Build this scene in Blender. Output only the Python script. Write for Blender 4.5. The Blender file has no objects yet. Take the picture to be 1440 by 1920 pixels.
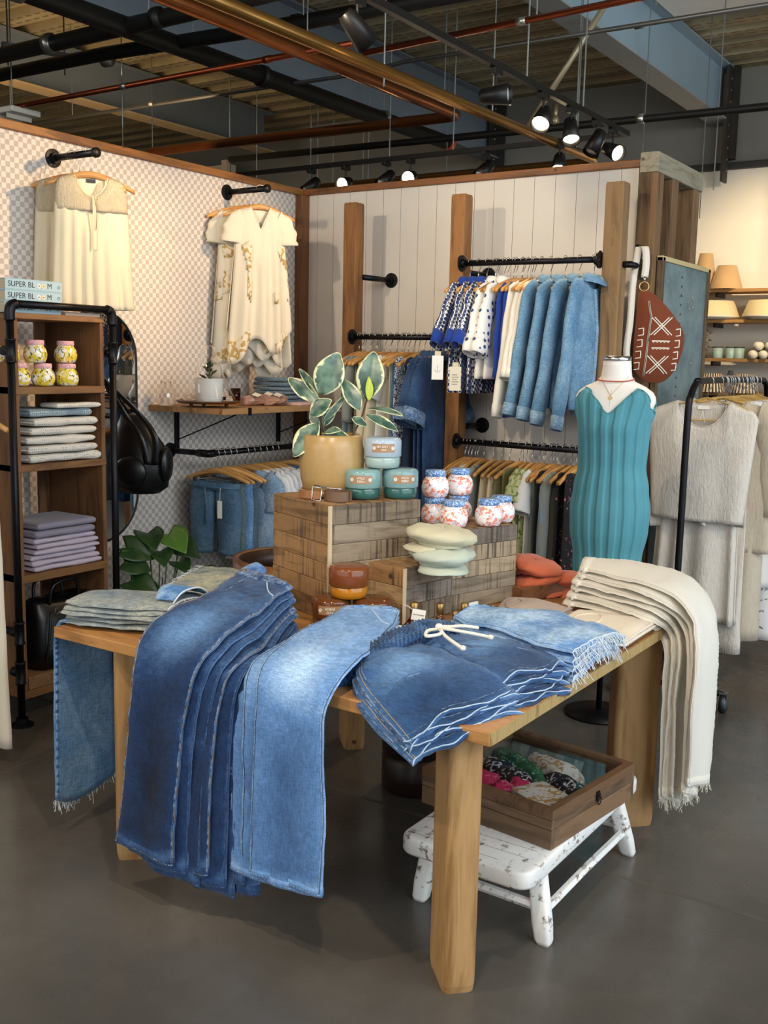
import bpy, math, random
from mathutils import Vector, Matrix, noise

# ---------------------------------------------------------------- camera
SC = bpy.context.scene
COL = SC.collection
cam_d = bpy.data.cameras.new('camera'); cam = bpy.data.objects.new('camera', cam_d); COL.objects.link(cam)
SC.camera = cam
cam_d.sensor_fit = 'HORIZONTAL'; cam_d.sensor_width = 36.0; cam_d.lens = 36.0 * 1938.2 / 1440.0
cam_d.clip_start = 0.05; cam_d.clip_end = 100
YAW, PIT, ROL = 0.5868, -0.1475, 0.0219
_f = Vector((-math.sin(YAW)*math.cos(PIT), math.cos(YAW)*math.cos(PIT), math.sin(PIT)))
_r = Vector((math.cos(YAW), math.sin(YAW), 0)); _u = _r.cross(_f)
_r2 = _r*math.cos(ROL) + _u*math.sin(ROL); _u2 = -_r*math.sin(ROL) + _u*math.cos(ROL)
_m = Matrix((_r2, _u2, -_f)).transposed().to_4x4(); _m.translation = Vector((3.3583, -4.243, 1.642))
cam.matrix_world = _m

# ---------------------------------------------------------------- world, daylight, exposure
SC.view_settings.view_transform = 'Standard'; SC.view_settings.look = 'None'
SC.view_settings.exposure = 0.0; SC.view_settings.gamma = 1.0; SC.view_settings.use_curve_mapping = False
W = bpy.data.worlds.new('sky'); SC.world = W; W.use_nodes = True
bg = W.node_tree.nodes['Background']; bg.inputs[0].default_value = (0.72, 0.85, 1.0, 1); bg.inputs[1].default_value = 0.22

def area(name, loc, look, sx, sy, power, color):
    d = bpy.data.lights.new(name, 'AREA'); d.shape = 'RECTANGLE'; d.size = sx; d.size_y = sy; d.energy = power; d.color = color
    o = bpy.data.objects.new(name, d); COL.objects.link(o); o.location = loc
    o.rotation_euler = (Vector(look) - Vector(loc)).to_track_quat('-Z', 'Y').to_euler(); return o
def spot(name, loc, look, power, color, ang=60, blend=.5, size=.04):
    d = bpy.data.lights.new(name, 'SPOT'); d.energy = power; d.color = color; d.spot_size = math.radians(ang); d.spot_blend = blend; d.shadow_soft_size = size
    o = bpy.data.objects.new(name, d); COL.objects.link(o); o.location = loc
    o.rotation_euler = (Vector(look) - Vector(loc)).to_track_quat('-Z', 'Y').to_euler(); return o
DAY = (0.78, 0.89, 1.0); WARM = (1.0, 0.72, 0.42)
# daylight through the glazed shop front: right of the frame and behind the camera
area('daylight_right', (6.9, -1.5, 1.75), (0, -1.0, 0.9), 8.0, 2.9, 210, DAY)
area('ceiling_fill', (6.9, -1.0, 3.7), (-1, 1.5, 4.4), 9.0, .9, 260, (.9, .95, 1))  # added fill aimed up to brighten the roof deck, no window there
area('ceiling_fill', (0, -8.6, 3.7), (0, 1, 4.4), 10.0, .9, 200, (1, .92, .8))  # second added fill, tilted up at the deck from behind the camera
area('daylight_front', (1.0, -8.4, 1.75), (0.6, 0, 0.9), 9.0, 2.9, 95, (0.86, 0.93, 1.0))

# ---------------------------------------------------------------- object helpers
def tag(o, label=None, cat=None, group=None, kind=None):
    if label: o['label'] = label
    if cat: o['category'] = cat
    if group: o['group'] = group
    if kind: o['kind'] = kind
    return o
def empty(name, loc=(0, 0, 0), rz=0, label=None, cat=None, group=None):
    o = bpy.data.objects.new(name, None); COL.objects.link(o); o.location = loc; o.rotation_euler = (0, 0, rz)
    o.empty_display_size = .05
    return tag(o, label, cat, group)
def mesh(name, VF, mat, smooth=False):
    V, F = VF; me = bpy.data.meshes.new(name); me.from_pydata([tuple(v) for v in V], [], F); me.validate(); me.update()
    if mat: me.materials.append(mat)
    if smooth: me.polygons.foreach_set('use_smooth', [True]*len(me.polygons))
    return me
def ob(name, VF, mat, parent=None, smooth=False, bevel=0, seg=2, solid=0, loc=None, rz=None):
    me = VF if isinstance(VF, bpy.types.Mesh) else mesh(name, VF, mat, smooth)
    o = bpy.data.objects.new(name, me); COL.objects.link(o)
    if parent: o.parent = parent
    if loc: o.location = loc
    if rz is not None: o.rotation_euler = (0, 0, rz)
    if solid:
        m = o.modifiers.new('s', 'SOLIDIFY'); m.thickness = solid; m.offset = 0
    if bevel:
        m = o.modifiers.new('b', 'BEVEL'); m.width = bevel; m.segments = seg; m.limit_method = 'ANGLE'; m.angle_limit = .6
    return o
def thing(name, VF, mat, label, cat, group=None, **k):
    return tag(ob(name, VF, mat, **k), label, cat, group)
def struct(name, VF, mat, parent=None, **k):
    o = ob(name, VF, mat, parent, **k)
    if not parent: o['kind'] = 'structure'
    return o
def kids(o): return [c for c in bpy.data.objects if c.parent == o]
def copy_tree(o, parent=None, loc=None, rz=None, label=None):
    c = o.copy(); COL.objects.link(c)
    if parent: c.parent = parent
    if loc is not None: c.location = loc
    if rz is not None: c.rotation_euler = (0, 0, rz)
    if label: c['label'] = label
    for ch in list(o.children): copy_tree(ch, c)
    return c
ORD = ['first', 'second', 'third', 'fourth', 'fifth', 'sixth', 'seventh', 'eighth', 'ninth', 'tenth', 'eleventh', 'twelfth', 'thirteenth', 'fourteenth', 'fifteenth', 'sixteenth', 'seventeenth', 'eighteenth', 'nineteenth', 'twentieth', 'twenty-first', 'twenty-second', 'twenty-third', 'twenty-fourth', 'twenty-fifth', 'twenty-sixth', 'twenty-seventh', 'twenty-eighth', 'twenty-ninth', 'thirtieth']

# ---------------------------------------------------------------- shape helpers, all give (verts, faces)
def join(*parts):
    V, F = [], []
    for v, f in parts:
        n = len(V); V += list(v); F += [tuple(i+n for i in q) for q in f]
    return V, F
def xf(VF, loc=(0, 0, 0), rz=0, rx=0, ry=0, s=1):
    M = Matrix.Translation(loc) @ Matrix.Rotation(rz, 4, 'Z') @ Matrix.Rotation(ry, 4, 'Y') @ Matrix.Rotation(rx, 4, 'X')
    return [M @ (Vector(v)*s) for v in VF[0]], VF[1]
def box(x0, x1, y0, y1, z0, z1):
    V = [(x, y, z) for z in (z0, z1) for y in (y0, y1) for x in (x0, x1)]
    return V, [(0, 2, 3, 1), (4, 5, 7, 6), (0, 1, 5, 4), (2, 6, 7, 3), (0, 4, 6, 2), (1, 3, 7, 5)]
def rings(R, closed=True, cap=True, loop=False):
    """faces through a list of equal rings"""
    n = len(R[0]); V = [v for r in R for v in r]; F = []; m = len(R)
    for i in range(m if loop else m-1):
        a = i*n; b = ((i+1) % m)*n
        for j in range(n if closed else n-1):
            k = (j+1) % n; F.append((a+j, a+k, b+k, b+j))
    if cap and closed and not loop: F.append(tuple(range(n-1, -1, -1))); F.append(tuple(range((m-1)*n, m*n)))
    return V, F
def lathe(P, n=24, cap=True):
    return rings([[(r*math.cos(2*math.pi*j/n), r*math.sin(2*math.pi*j/n), z) for j in range(n)] for r, z in P], cap=cap)
def cyl(r, z0, z1, n=16): return lathe([(r, z0), (r, z1)], n)
def tube(P, r, n=8, loop=False, cap=True):
    P = [Vector(p) for p in P]; R = []; m = len(P); rr = r if isinstance(r, (list, tuple)) else [r]*m; up = None
    for i, p in enumerate(P):
        a = P[(i-1) % m] if (i or loop) else P[i]; b = P[(i+1) % m] if (i < m-1 or loop) else P[i]
        d = (b-a); d = d.normalized() if d.length > 1e-9 else Vector((0, 0, 1))
        if up is None: up = Vector((0, 0, 1)) if abs(d.z) < .9 else Vector((1, 0, 0))
        s = d.cross(up); s = s.normalized() if s.length > 1e-6 else Vector((1, 0, 0)); up = s.cross(d).normalized()
        R.append([p + (s*math.cos(2*math.pi*j/n) + up*math.sin(2*math.pi*j/n))*rr[i] for j in range(n)])
    return rings(R, loop=loop, cap=cap)
def spline(P, k=6, loop=False):
    P = [Vector(p) for p in P]; m = len(P); out = []
    for i in range(m if loop else m-1):
        if loop: a, b, c, d = P[(i-1) % m], P[i], P[(i+1) % m], P[(i+2) % m]
        else: a, b, c, d = P[max(i-1, 0)], P[i], P[i+1], P[min(i+2, m-1)]
        for j in range(k):
            t = j/k; out.append(.5*((2*b) + (c-a)*t + (2*a-5*b+4*c-d)*t*t + (3*b-a-3*c+d)*t**3))
    if not loop: out.append(P[-1])
    return out
def prism(poly, z0, z1):
    return rings([[(x, y, z0) for x, y in poly], [(x, y, z1) for x, y in poly]])
def rrect(w, d, r, n=5):
    out = []
    for cx, cy, a0 in ((w/2-r, d/2-r, 0), (-w/2+r, d/2-r, 90), (-w/2+r, -d/2+r, 180), (w/2-r, -d/2+r, 270)):
        for i in range(n+1):
            a = math.radians(a0+90*i/n); out.append((cx+r*math.cos(a), cy+r*math.sin(a)))
    return out
def ellipsoid(c, r, n=16, m=10):
    R = []
    for i in range(m+1):
        a = -math.pi/2+math.pi*i/m; cr = max(math.cos(a), .001)
        R.append([(c[0]+r[0]*cr*math.cos(2*math.pi*j/n), c[1]+r[1]*cr*math.sin(2*math.pi*j/n), c[2]+r[2]*math.sin(a)) for j in range(n)])
    return rings(R)
def nz(x, y, z, s=1.0, seed=0): return noise.noise(Vector((x*s+seed*7.3, y*s+seed*3.1, z*s-seed*5.7)))
def text(name, body, size, mat, parent, loc, rot, ext=.0004, align='CENTER', bold=0):
    c = bpy.data.curves.new(name, 'FONT'); c.offset = bold; c.body = body; c.size = size; c.extrude = ext; c.align_x = align; c.align_y = 'CENTER'
    q = bpy.data.objects.new(name, c); COL.objects.link(q)
    me = bpy.data.meshes.new_from_object(q.evaluated_get(bpy.context.evaluated_depsgraph_get())); bpy.data.objects.remove(q)
    me.materials.clear(); me.materials.append(mat)
    o = bpy.data.objects.new(name, me); COL.objects.link(o); o.parent = parent; o.location = loc; o.rotation_euler = rot
    return o

# ---------------------------------------------------------------- materials
def srgb(h):
    if isinstance(h, str): h = tuple(int(h[i:i+2], 16)/255 for i in (0, 2, 4))
    return tuple((c/12.92 if c <= .04045 else ((c+.055)/1.055)**2.4) for c in h) + (1,)
class NT:
    def __init__(s, name, rough=.6, metal=0, spec=.5):
        s.m = bpy.data.materials.new(name); s.m.use_nodes = True; s.t = s.m.node_tree; s.b = s.t.nodes['Principled BSDF']
        s.b.inputs['Roughness'].default_value = rough; s.b.inputs['Metallic'].default_value = metal; s.b.inputs['Specular IOR Level'].default_value = spec
    def n(s, kind, ins=None, **pr):
        x = s.t.nodes.new('ShaderNode'+kind)
        for k, v in pr.items(): setattr(x, k, v)
        for k, v in (ins or {}).items():
            if isinstance(v, bpy.types.NodeSocket): s.t.links.new(v, x.inputs[k])
            else: x.inputs[k].default_value = v
        return x
    def coord(s, scale=(1, 1, 1), rot=(0, 0, 0), kind='Object'):
        tc = s.n('TexCoord'); return s.n('Mapping', {'Vector': tc.outputs[kind], 'Scale': scale, 'Rotation': rot}).outputs[0]
    def noise(s, vec, scale, detail=3, rough=.5, dist=0):
        return s.n('TexNoise', {'Vector': vec, 'Scale': scale, 'Detail': detail, 'Roughness': rough, 'Distortion': dist}).outputs['Fac']
    def ramp(s, fac, stops):
        r = s.n('ValToRGB', {'Fac': fac}); e = r.color_ramp.elements
        while len(e) < len(stops): e.new(.5)
        for i, (p, c) in enumerate(stops): e[i].position = p; e[i].color = srgb(c) if not isinstance(c, (int, float)) else (c, c, c, 1)
        return r.outputs[0]
    def mix(s, f, a, b, mode='MIX'):
        x = s.n('Mix', data_type='RGBA', blend_type=mode)
        for k, v in ((0, f), (6, a), (7, b)):
            if isinstance(v, bpy.types.NodeSocket): s.t.links.new(v, x.inputs[k])
            else: x.inputs[k].default_value = v
        return x.outputs[2]
    def math(s, op, a, b=0):
        x = s.n('Math', operation=op)
        for k, v in ((0, a), (1, b)):
            if isinstance(v, bpy.types.NodeSocket): s.t.links.new(v, x.inputs[k])
            else: x.inputs[k].default_value = v
        return x.outputs[0]
    def base(s, c):
        if isinstance(c, bpy.types.NodeSocket): s.t.links.new(c, s.b.inputs['Base Color'])
        else: s.b.inputs['Base Color'].default_value = c
        return s
    def rough(s, c): s.t.links.new(c, s.b.inputs['Roughness']); return s
    def bump(s, h, strength=.3, dist=.01):
        s.t.links.new(s.n('Bump', {'Height': h, 'Strength': strength, 'Distance': dist}).outputs[0], s.b.inputs['Normal']); return s
_M = {}
def plain(c, rough=.6, metal=0, var=.06, sc=8, bump=0, bs=60, sheen=0):
    k = ('p', c, rough, metal, var, sc, bump, bs, sheen)
    if k in _M: return _M[k]
    a = NT('surface_'+(c if isinstance(c, str) else 'x'), rough, metal); v = a.coord()
    f = a.noise(v, sc, 4); lo = srgb(c); dk = tuple(x*(1-var*3) for x in lo[:3])+(1,); lt = tuple(min(1, x*(1+var)) for x in lo[:3])+(1,)
    a.base(a.mix(f, dk, lt))
    if bump: a.bump(a.noise(v, bs, 3), bump, .004)
    if sheen: a.b.inputs['Sheen Weight'].default_value = sheen
    _M[k] = a.m; return a.m
def cloth(c, weave=220, bump=.25, var=.05, c2=None, streak=0):
    """plain woven cloth with slight tone variation"""
    k = ('c', c, weave, bump, var, c2, streak)
    if k in _M: return _M[k]
    a = NT('cloth_'+c, .9, 0, .2); v = a.coord(); lo = srgb(c)
    f = a.noise(v, 6, 4); dk = srgb(c2) if c2 else tuple(x*(1-var*3) for x in lo[:3])+(1,)
    col = a.mix(f, dk, lo)
    if streak:
        g = a.noise(a.coord((1, 1, .06)), 260, 2); col = a.mix(a.math('MULTIPLY', g, streak), col, dk)
    a.base(col); a.bump(a.noise(v, weave, 2), bump, .003); a.b.inputs['Sheen Weight'].default_value = .15
    _M[k] = a.m; return a.m
def denim(base, fade, dark=None, fsc=4.5, name='denim', amt=1.0):
    k = ('d', base, fade, dark, fsc, amt)
    if k in _M: return _M[k]
    a = NT(name+'_'+base, .88, 0, .25); v = a.coord()
    f = a.noise(v, fsc, 3, .55); big = a.ramp(f, [(.38, 0.0), (.66, amt)])
    g = a.noise(a.coord((1, 1, .12)), 330, 2); g2 = a.noise(a.coord((.12, .12, 1)), 400, 2)
    w = a.math('MULTIPLY', a.math('ADD', g, g2), .5)
    col = a.mix(big, srgb(base), srgb(fade))
    wr = a.ramp(w, [(.38, .62), (.6, 1.18)])
    a.base(a.mix(1.0, col, wr, 'MULTIPLY'))
    a.bump(w, .25, .002); a.b.inputs['Sheen Weight'].default_value = .1
    _M[k] = a.m; return a.m
def denim_worn_lit(base, fade, dark, name='denim'):
    """denim whose wear follows the cloth: 'wear' on the mesh holds worn thigh, seams and hem, plus painted highlight at the bend and shade below"""
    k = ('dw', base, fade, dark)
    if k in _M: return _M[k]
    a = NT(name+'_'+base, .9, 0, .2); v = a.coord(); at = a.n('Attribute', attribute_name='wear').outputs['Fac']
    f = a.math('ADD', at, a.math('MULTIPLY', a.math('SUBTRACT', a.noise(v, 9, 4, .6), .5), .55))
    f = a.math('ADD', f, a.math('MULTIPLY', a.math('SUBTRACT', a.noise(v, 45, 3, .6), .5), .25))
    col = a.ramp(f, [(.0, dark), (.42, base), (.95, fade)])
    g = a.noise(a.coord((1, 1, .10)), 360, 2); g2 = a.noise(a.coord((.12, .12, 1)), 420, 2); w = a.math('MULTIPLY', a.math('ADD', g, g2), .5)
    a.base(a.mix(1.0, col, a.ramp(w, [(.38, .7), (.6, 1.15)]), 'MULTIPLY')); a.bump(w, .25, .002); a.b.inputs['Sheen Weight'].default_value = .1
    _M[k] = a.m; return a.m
def wood(light, dark, axis='X', sc=1.0, rough=.55, knots=True, saw=0, bump=.15, third=None):
    k = ('w', light, dark, axis, sc, rough, knots, saw, third)
    if k in _M: return _M[k]
    a = NT('wood_'+light, rough); s = {'X': (.12, 1, 1), 'Y': (1, .12, 1), 'Z': (1, 1, .12)}[axis]
    oi = a.n('ObjectInfo').outputs['Random']
    tc = a.n('TexCoord').outputs['Object']
    off = a.n('VectorMath', {0: tc, 1: a.n('CombineXYZ', {0: a.math('MULTIPLY', oi, 17.3), 1: a.math('MULTIPLY', oi, 9.7), 2: a.math('MULTIPLY', oi, 23.1)}).outputs[0]}, operation='ADD').outputs[0]
    v = a.n('Mapping', {'Vector': off, 'Scale': tuple(x*sc for x in s)}).outputs[0]
    f = a.noise(v, 14, 6, .6, 1.2); g = a.noise(v, 90, 3, .6)
    col = a.ramp(f, [(.3, dark), (.5, light), (.62, third or light), (.75, dark)])
    col = a.mix(a.math('MULTIPLY', g, .35), col, srgb(dark), 'MULTIPLY')
    br = a.math('ADD', a.math('MULTIPLY', oi, .5), .7)
    col = a.mix(1.0, col, a.n('CombineColor', {0: br, 1: br, 2: br}).outputs[0], 'MULTIPLY')
    h = f
    if knots:
        vo = a.n('TexVoronoi', {'Vector': a.n('Mapping', {'Vector': off, 'Scale': (1, 1, 1)}).outputs[0], 'Scale': 5.0}).outputs['Distance']
        kn = a.ramp(vo, [(.03, 1.0), (.075, 0.0)]); col = a.mix(kn, col, srgb('3a2413'))
    if saw:
        ss = {'X': (1, .02, .02), 'Y': (.02, 1, .02), 'Z': (.02, .02, 1)}[axis]
        w = a.noise(a.n('Mapping', {'Vector': off, 'Scale': ss, 'Rotation': (0, .25, .2)}).outputs[0], 75, 2, .7)
        p = a.noise(off, 5, 2); sw = a.math('MULTIPLY', a.ramp(w, [(.5, 0.0), (.6, 1.0)]), a.ramp(p, [(.4, 0.0), (.6, saw)]))
        col = a.mix(sw, col, srgb('3d3228'))
    a.base(col); a.bump(h, bump, .003)
    _M[k] = a.m; return a.m
METB = plain('2b2b2e', .42, .85, .15, 20, .2, 120)      # black steel pipe
CHROME = plain('cfcfcf', .22, 1, .02)
HOOK = plain('b9b9bb', .28, 1, .02)
GOLD = plain('d9b878', .35, .8, .03)
WHITEP = plain('f2f0ec', .5, 0, .02)
BLACKM = plain('17171a', .45, .3, .1)
GREENLEAF = None
# ================================================================ SETTING
WX, WY, WH = -0.94, 1.19, 2.70
# polished concrete floor
a = NT('concrete', .3, 0, .5); v = a.coord()
f1 = a.noise(v, 1.1, 6, .6); f2 = a.noise(v, 9, 5, .7); f3 = a.noise(v, 160, 2)
c = a.mix(a.math('MULTIPLY', f2, .6), a.ramp(f1, [(.32, '45423e'), (.55, '5a5650'), (.72, '6b6761')]), srgb('4f4c48'))
c = a.mix(a.ramp(f3, [(.62, 0.0), (.75, .25)]), c, srgb('8a8680'))
a.base(c); a.rough(a.ramp(a.noise(v, 3, 5, .7), [(.3, .2), (.7, .36)])); a.bump(f2, .03, .002)
FLOORM = a.m
struct('floor', box(-9, 7.5, -9.2, 6.0, -.12, 0), FLOORM)
jm = plain('8b857b', .5)
for i, (xa, ya, xb, yb) in enumerate(((-9, -1.2, 7.4, -1.18), (-9, 2.02, 7.4, 2.04), (-.02, -9, 0, 5.6), (4.0, -9, 4.02, 5.6))):
    struct('trim_%d' % (i+1), box(xa, xb if xb > xa else xa+.006, ya, yb if yb > ya else ya+.006, -.004, .0006) if xb-xa > 1 else box(xa, xa+.005, ya, yb, -.004, .0006), plain('5d5850', .6)) if i in (0, 2) else None
# wallpapered partition
a = NT('check_wallpaper', .75); v = a.n('Mapping', {'Vector': a.n('TexCoord').outputs['Object'], 'Scale': (0, 1, 1), 'Location': (.013, .003, .004)}).outputs[0]
ck = a.n('TexChecker', {'Vector': v, 'Scale': 40.0, 'Color1': srgb('dbd4cb'), 'Color2': srgb('b5aba1')})
a.base(a.mix(a.ramp(a.noise(a.coord(), 300, 2), [(.3, .0), (.8, .25)]), ck.outputs[0], srgb('ddd6cc'))); WALLP = a.m
wl = struct('wall_left', box(WX-.12, WX, -4.6, WY+.12, 0, WH-.03), WALLP)
capw = wood('b0763c', '6e4522', 'Y', 1.0, .5)
struct('trim_5', box(WX-.14, WX+.025, -4.6, WY+.13, WH-.035, WH+.006), capw, bevel=.004)
struct('baseboard_left', box(WX, WX+.015, -4.6, WY-.08, 0, .12), plain('2e2c2b', .6))
# boarded partition, each board a piece
wb = struct('wall_back', box(WX, 1.315, WY+.012, WY+.12, 0, WH-.03), plain('c9c2b6', .7))
x = WX; k = 0; bm_ = mesh('board', box(0, .1245, 0, .014, .0, WH-.03), plain('d9d3ca', .55, 0, .015, 5, .05, 40))
while x < 1.30:
    w = min(.127, 1.315-x)
    o = ob('board', bm_, None, wb, loc=(x, WY-.001, 0)); o.scale = (w/.127, 1, 1); x += .127
struct('trim_6', box(WX+.0, 1.33, WY-.025, WY+.14, WH-.035, WH+.004), wood('9a6233', '5d3a1e', 'X', 1.0, .5), bevel=.004)
struct('trim_7', box(WX, WX+.06, WY-.075, WY, .0, WH-.036), wood('8d5c31', '4f3119', 'Z', 1.0), bevel=.004)
struct('baseboard_back', box(WX+.06, 1.3, WY-.016, WY-.001, 0, .12), plain('2e2c2b', .6))
# outer shell of the shop
GREYW = plain('716f68', .8, 0, .08, 1.5)
struct('wall_far', box(-9, 7.5, 5.8, 6.0, 3.46, 4.6), plain('8a877d', .8, 0, .12, 1.0))
struct('wall_far_lower', box(-1.2, 7.5, 5.8, 6.0, 0, 3.46), plain('ece4d2', .75, 0, .02, 2))['kind'] = 'structure'
struct('wall_far_left', box(-9, -1.2, 5.8, 6.0, 0, 3.46), plain('8b8780', .8, 0, .1, 1.0))
struct('trim_8', box(-1.2, 7.5, 5.74, 5.8, 3.44, 3.50), plain('34332f', .6))
struct('wall_side_left', box(-9.2, -9, -9.2, 6.0, 0, 4.6), plain('6a6862', .8, 0, .08, 1.0))
struct('wall_stockroom', box(-9, -5.2, 5.2, 5.3, 0, 3.86), plain('d9cbb2', .8, 0, .05, 2))
struct('trim_9', box(-5.28, -5.2, 5.14, 5.21, 0, 3.9), plain('e2cfae', .7))
# glazed sides of the shop: sills, headers and mullions with glass, behind and right of the camera
struct('wall_right_header', box(7.3, 7.5, -9.2, 5.8, 3.3, 4.6), GREYW); struct('wall_right_sill', box(7.3, 7.5, -9.2, 5.8, 0, .25), GREYW)
struct('wall_front_header', box(-9, 7.3, -9.2, -9.0, 3.3, 4.6), GREYW); struct('wall_front_sill', box(-9, 7.3, -9.2, -9.0, 0, .25), GREYW)
blk = plain('202124', .5, .3)
for i in range(7):
    w_ = struct('window_%d' % (i+1), join(box(7.36, 7.44, -9+i*2.1, -8.94+i*2.1, .25, 3.3), box(7.36, 7.44, -6.96+i*2.1, -6.9+i*2.1, .25, 3.3)), blk)
for i in range(6):
    w_ = struct('window_%d' % (i+8), join(box(-5.3+i*2.1, -5.24+i*2.1, -9.14, -9.06, .25, 3.3), box(-3.26+i*2.1, -3.2+i*2.1, -9.14, -9.06, .25, 3.3)), blk)
struct('wall_front_left', box(-9, -5.3, -9.2, -9.0, .25, 3.3), GREYW)

# ---- steel roof deck: trapezoid ribs running left-right
DZ = 4.33; per = .32; prof = []; y = -9.2
while y < 5.8:
    prof += [(y, DZ+.075), (y+.10, DZ+.075), (y+.135, DZ), (y+.285, DZ)]; y += per
V = []; F = []
for (yy, zz) in prof: V += [(-9, yy, zz), (7.5, yy, zz)]
F = [(2*i, 2*i+1, 2*i+3, 2*i+2) for i in range(len(prof)-1)]
a = NT('galvanised_deck', .45, .25); v = a.coord()
sx = a.n('SeparateXYZ', {0: v}); fx = a.math('FRACT', a.math('MULTIPLY', sx.outputs[0], 9.0)); fy = a.math('FRACT', a.math('MULTIPLY', a.math('ADD', sx.outputs[1], 9.2), 1/.08))
m1 = a.math('MULTIPLY', a.math('GREATER_THAN', fx, .35), a.math('GREATER_THAN', fy, .68))
col = a.ramp(a.noise(a.coord((.3, 2, 1)), 3, 5), [(.3, '8a7d62'), (.55, 'b3a27c'), (.75, 'cbb98f')])
col = a.mix(a.math('MULTIPLY', m1, .55), col, srgb('2f2c27')); a.base(col); a.bump(a.math('SUBTRACT', 1, m1), .5, .01)
struct('ceiling', (V, F), a.m)
struct('ceiling_slab', box(-9.2, 7.5, -9.2, 6.0, DZ+.09, DZ+.2), plain('4c4a45', .8))
thing('ceiling_panel', box(.49, 3.2, 2.6, 4.0, DZ-.05, DZ-.032), plain('fbf8ee', .7, 0, .02), 'white ceiling panel fixed to the deck beside the bright blue-grey beam', 'panel')
# ---- steel beams under the deck
BLUEG = plain('9fb6c2', .55, .1, .06, 2, .05, 20); DGREY = plain('7f8a92', .6, .1, .08, 2)
def ibeam(name, x, mat, label, y0=-9, y1=5.8, zb=3.84, zt=DZ-.012, w=.2, flange=None):
    t = empty(name, (x, y0, zb), 0, label, 'beam')
    L = y1-y0-.02
    ob('web', box(-.008, .008, 0, L-.1, .014, zt-zb-.014), mat, t)
    ob('flange', box(-w/2, w/2, 0, L, 0, .014), flange or mat, t)
    ob('flange', box(-w/2, w/2, 0, L, zt-zb-.014, zt-zb), mat, t)
    return t
ibeam('steel_beam', .37, BLUEG, 'bright blue-grey steel ceiling beam, the rightmost, running to the far wall', flange=plain('a3a7a8', .55, .1, .05))
ibeam('steel_beam', -2.0, DGREY, 'dark grey ceiling beam behind the brown copper pipes, second from the right', zb=3.72)
ibeam('steel_beam', -4.5, DGREY, 'dark ceiling beam at upper left with warm light painted on its lower flange', y1=5.1, zb=3.9, flange=plain('c9ae84', .6, 0, .04))  # tan flange colour stands in for warm light on the steel
# riveted columns at the far wall
for xx, lb in ((.46, 'dark bolted steel column where the bright blue-grey beam meets the far wall'), (-1.93, 'dark bolted steel column at the far end of the middle ceiling beam')):
    t = empty('steel_column', (xx, 5.68, 0), 0, lb, 'column')
    ob('shaft', box(-.05, .05, -.02, .08, 3.52, DZ), plain('3d3832', .6, .3, .2, 6), t)
    ob('angle_plate', box(-.012, .012, -.16, -.02, 3.3, DZ-.02), plain('4a433a', .6, .4, .2, 6), t)
    b = []
    for i in range(9): b.append(xf(lathe([(.012, 0), (.012, .006), (.006, .012)], 8), (.014, -.09, 3.4+i*.1), 0, 0, math.pi/2))
    ob('bolts', join(*b), plain('8a7c68', .4, .7), t)['kind'] = 'stuff'

# ---- services under the ceiling
PIPEB = plain('23221f', .5, .4, .12, 10); COP = plain('9a5b30', .3, .85, .12, 4); COPR = plain('8f4527', .3, .85, .12, 4); BRS = plain('a5793f', .28, .85, .12, 3); GALV = plain('8d8c86', .35, .8, .1, 6)
BAND = plain('b9b7ae', .3, .9)
def pipe(name, pts, r, mat, label, fit=(), n=12, cat='pipe'):
    t = empty(name, pts[0], 0, label, cat); o0 = Vector(pts[0])
    q = [Vector(p)-o0 for p in pts]
    ob('tube', tube(q, r, n), mat, t, True)
    for i, fr in enumerate(fit):       # couplings and bands at fractions of the first segment
        p = q[0].lerp(q[-1], fr); d = (q[-1]-q[0]).normalized()*.025
        ob('coupling', tube([p-d, p+d], r*1.22, n), mat if i % 2 else BAND, t, True)
    return t
pipe('drain_pipe', [(-1.72, -6, 3.6), (-1.66, 4.2, 3.6)], .062, PIPEB, 'thick black drain pipe running diagonally over the corner of the partitions', (.55, .75, .9))
ob('end_cap', tube([(0.06, 10.2, 0), (.06, 10.26, -.01)], .07, 14), plain('c04a2c', .5), bpy.data.objects['drain_pipe'])
pipe('copper_pipe', [(-.46, -6, 3.3), (-.37, 2.10, 3.3), (-.385, 2.16, 3.3), (-.44, 2.185, 3.3), (-3.3, 2.1, 3.3)], .038, COP, 'brown copper pipe that turns left at an elbow above the corner')
pipe('copper_pipe', [(.36, -6, 3.0), (.475, 2.52, 3.0), (.46, 2.59, 3.0), (.40, 2.62, 3.0), (-2.1, 2.66, 3.0)], .03, BRS, 'golden brass-coloured pipe reaching over the boarded partition and turning left')
pipe('sprinkler_line', [(-6, .55, 3.3), (-.05, .48, 3.3)], .017, COPR, 'thin red copper pipe crossing the upper left of the ceiling', (.7, .9))
pipe('sprinkler_line', [(-.1, .66, 3.3), (3.2, .46, 3.3)], .017, COPR, 'thin red copper pipe crossing under the bright blue-grey beam', (.3,))
pipe('conduit', [(-6, 1.8, 3.6), (-1.9, 1.9, 3.6), (-1.1, 2.0, 3.62), (-.6, 1.84, 3.6), (4, 1.93, 3.6)], .014, GALV, 'thin galvanised conduit crossing the whole ceiling', (.3, .5, .7))
pipe('gas_pipe', [(-2.9, 2.66, 3.3), (-1.1, 2.77, 3.3), (1.4, 2.9, 3.3), (3.6, 3.0, 3.3)], .027, PIPEB, 'black pipe passing under the end of the bright blue-grey beam', (.55, .75))
t = bpy.data.objects['gas_pipe']; ob('valve', join(xf(ellipsoid((0, 0, 0), (.03, .03, .04)), (2.95, .17, .05)), box(2.935, 2.965, .155, .185, .05, .16)), plain('9a8a6c', .4, .6), t, True)
pipe('drain_pipe', [(-6, .4, 3.6), (-1.2, .38, 3.6), (.6, .34, 3.6)], .05, PIPEB, 'upper of the two black pipes crossing the top left corner', (.55, .7))
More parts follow.
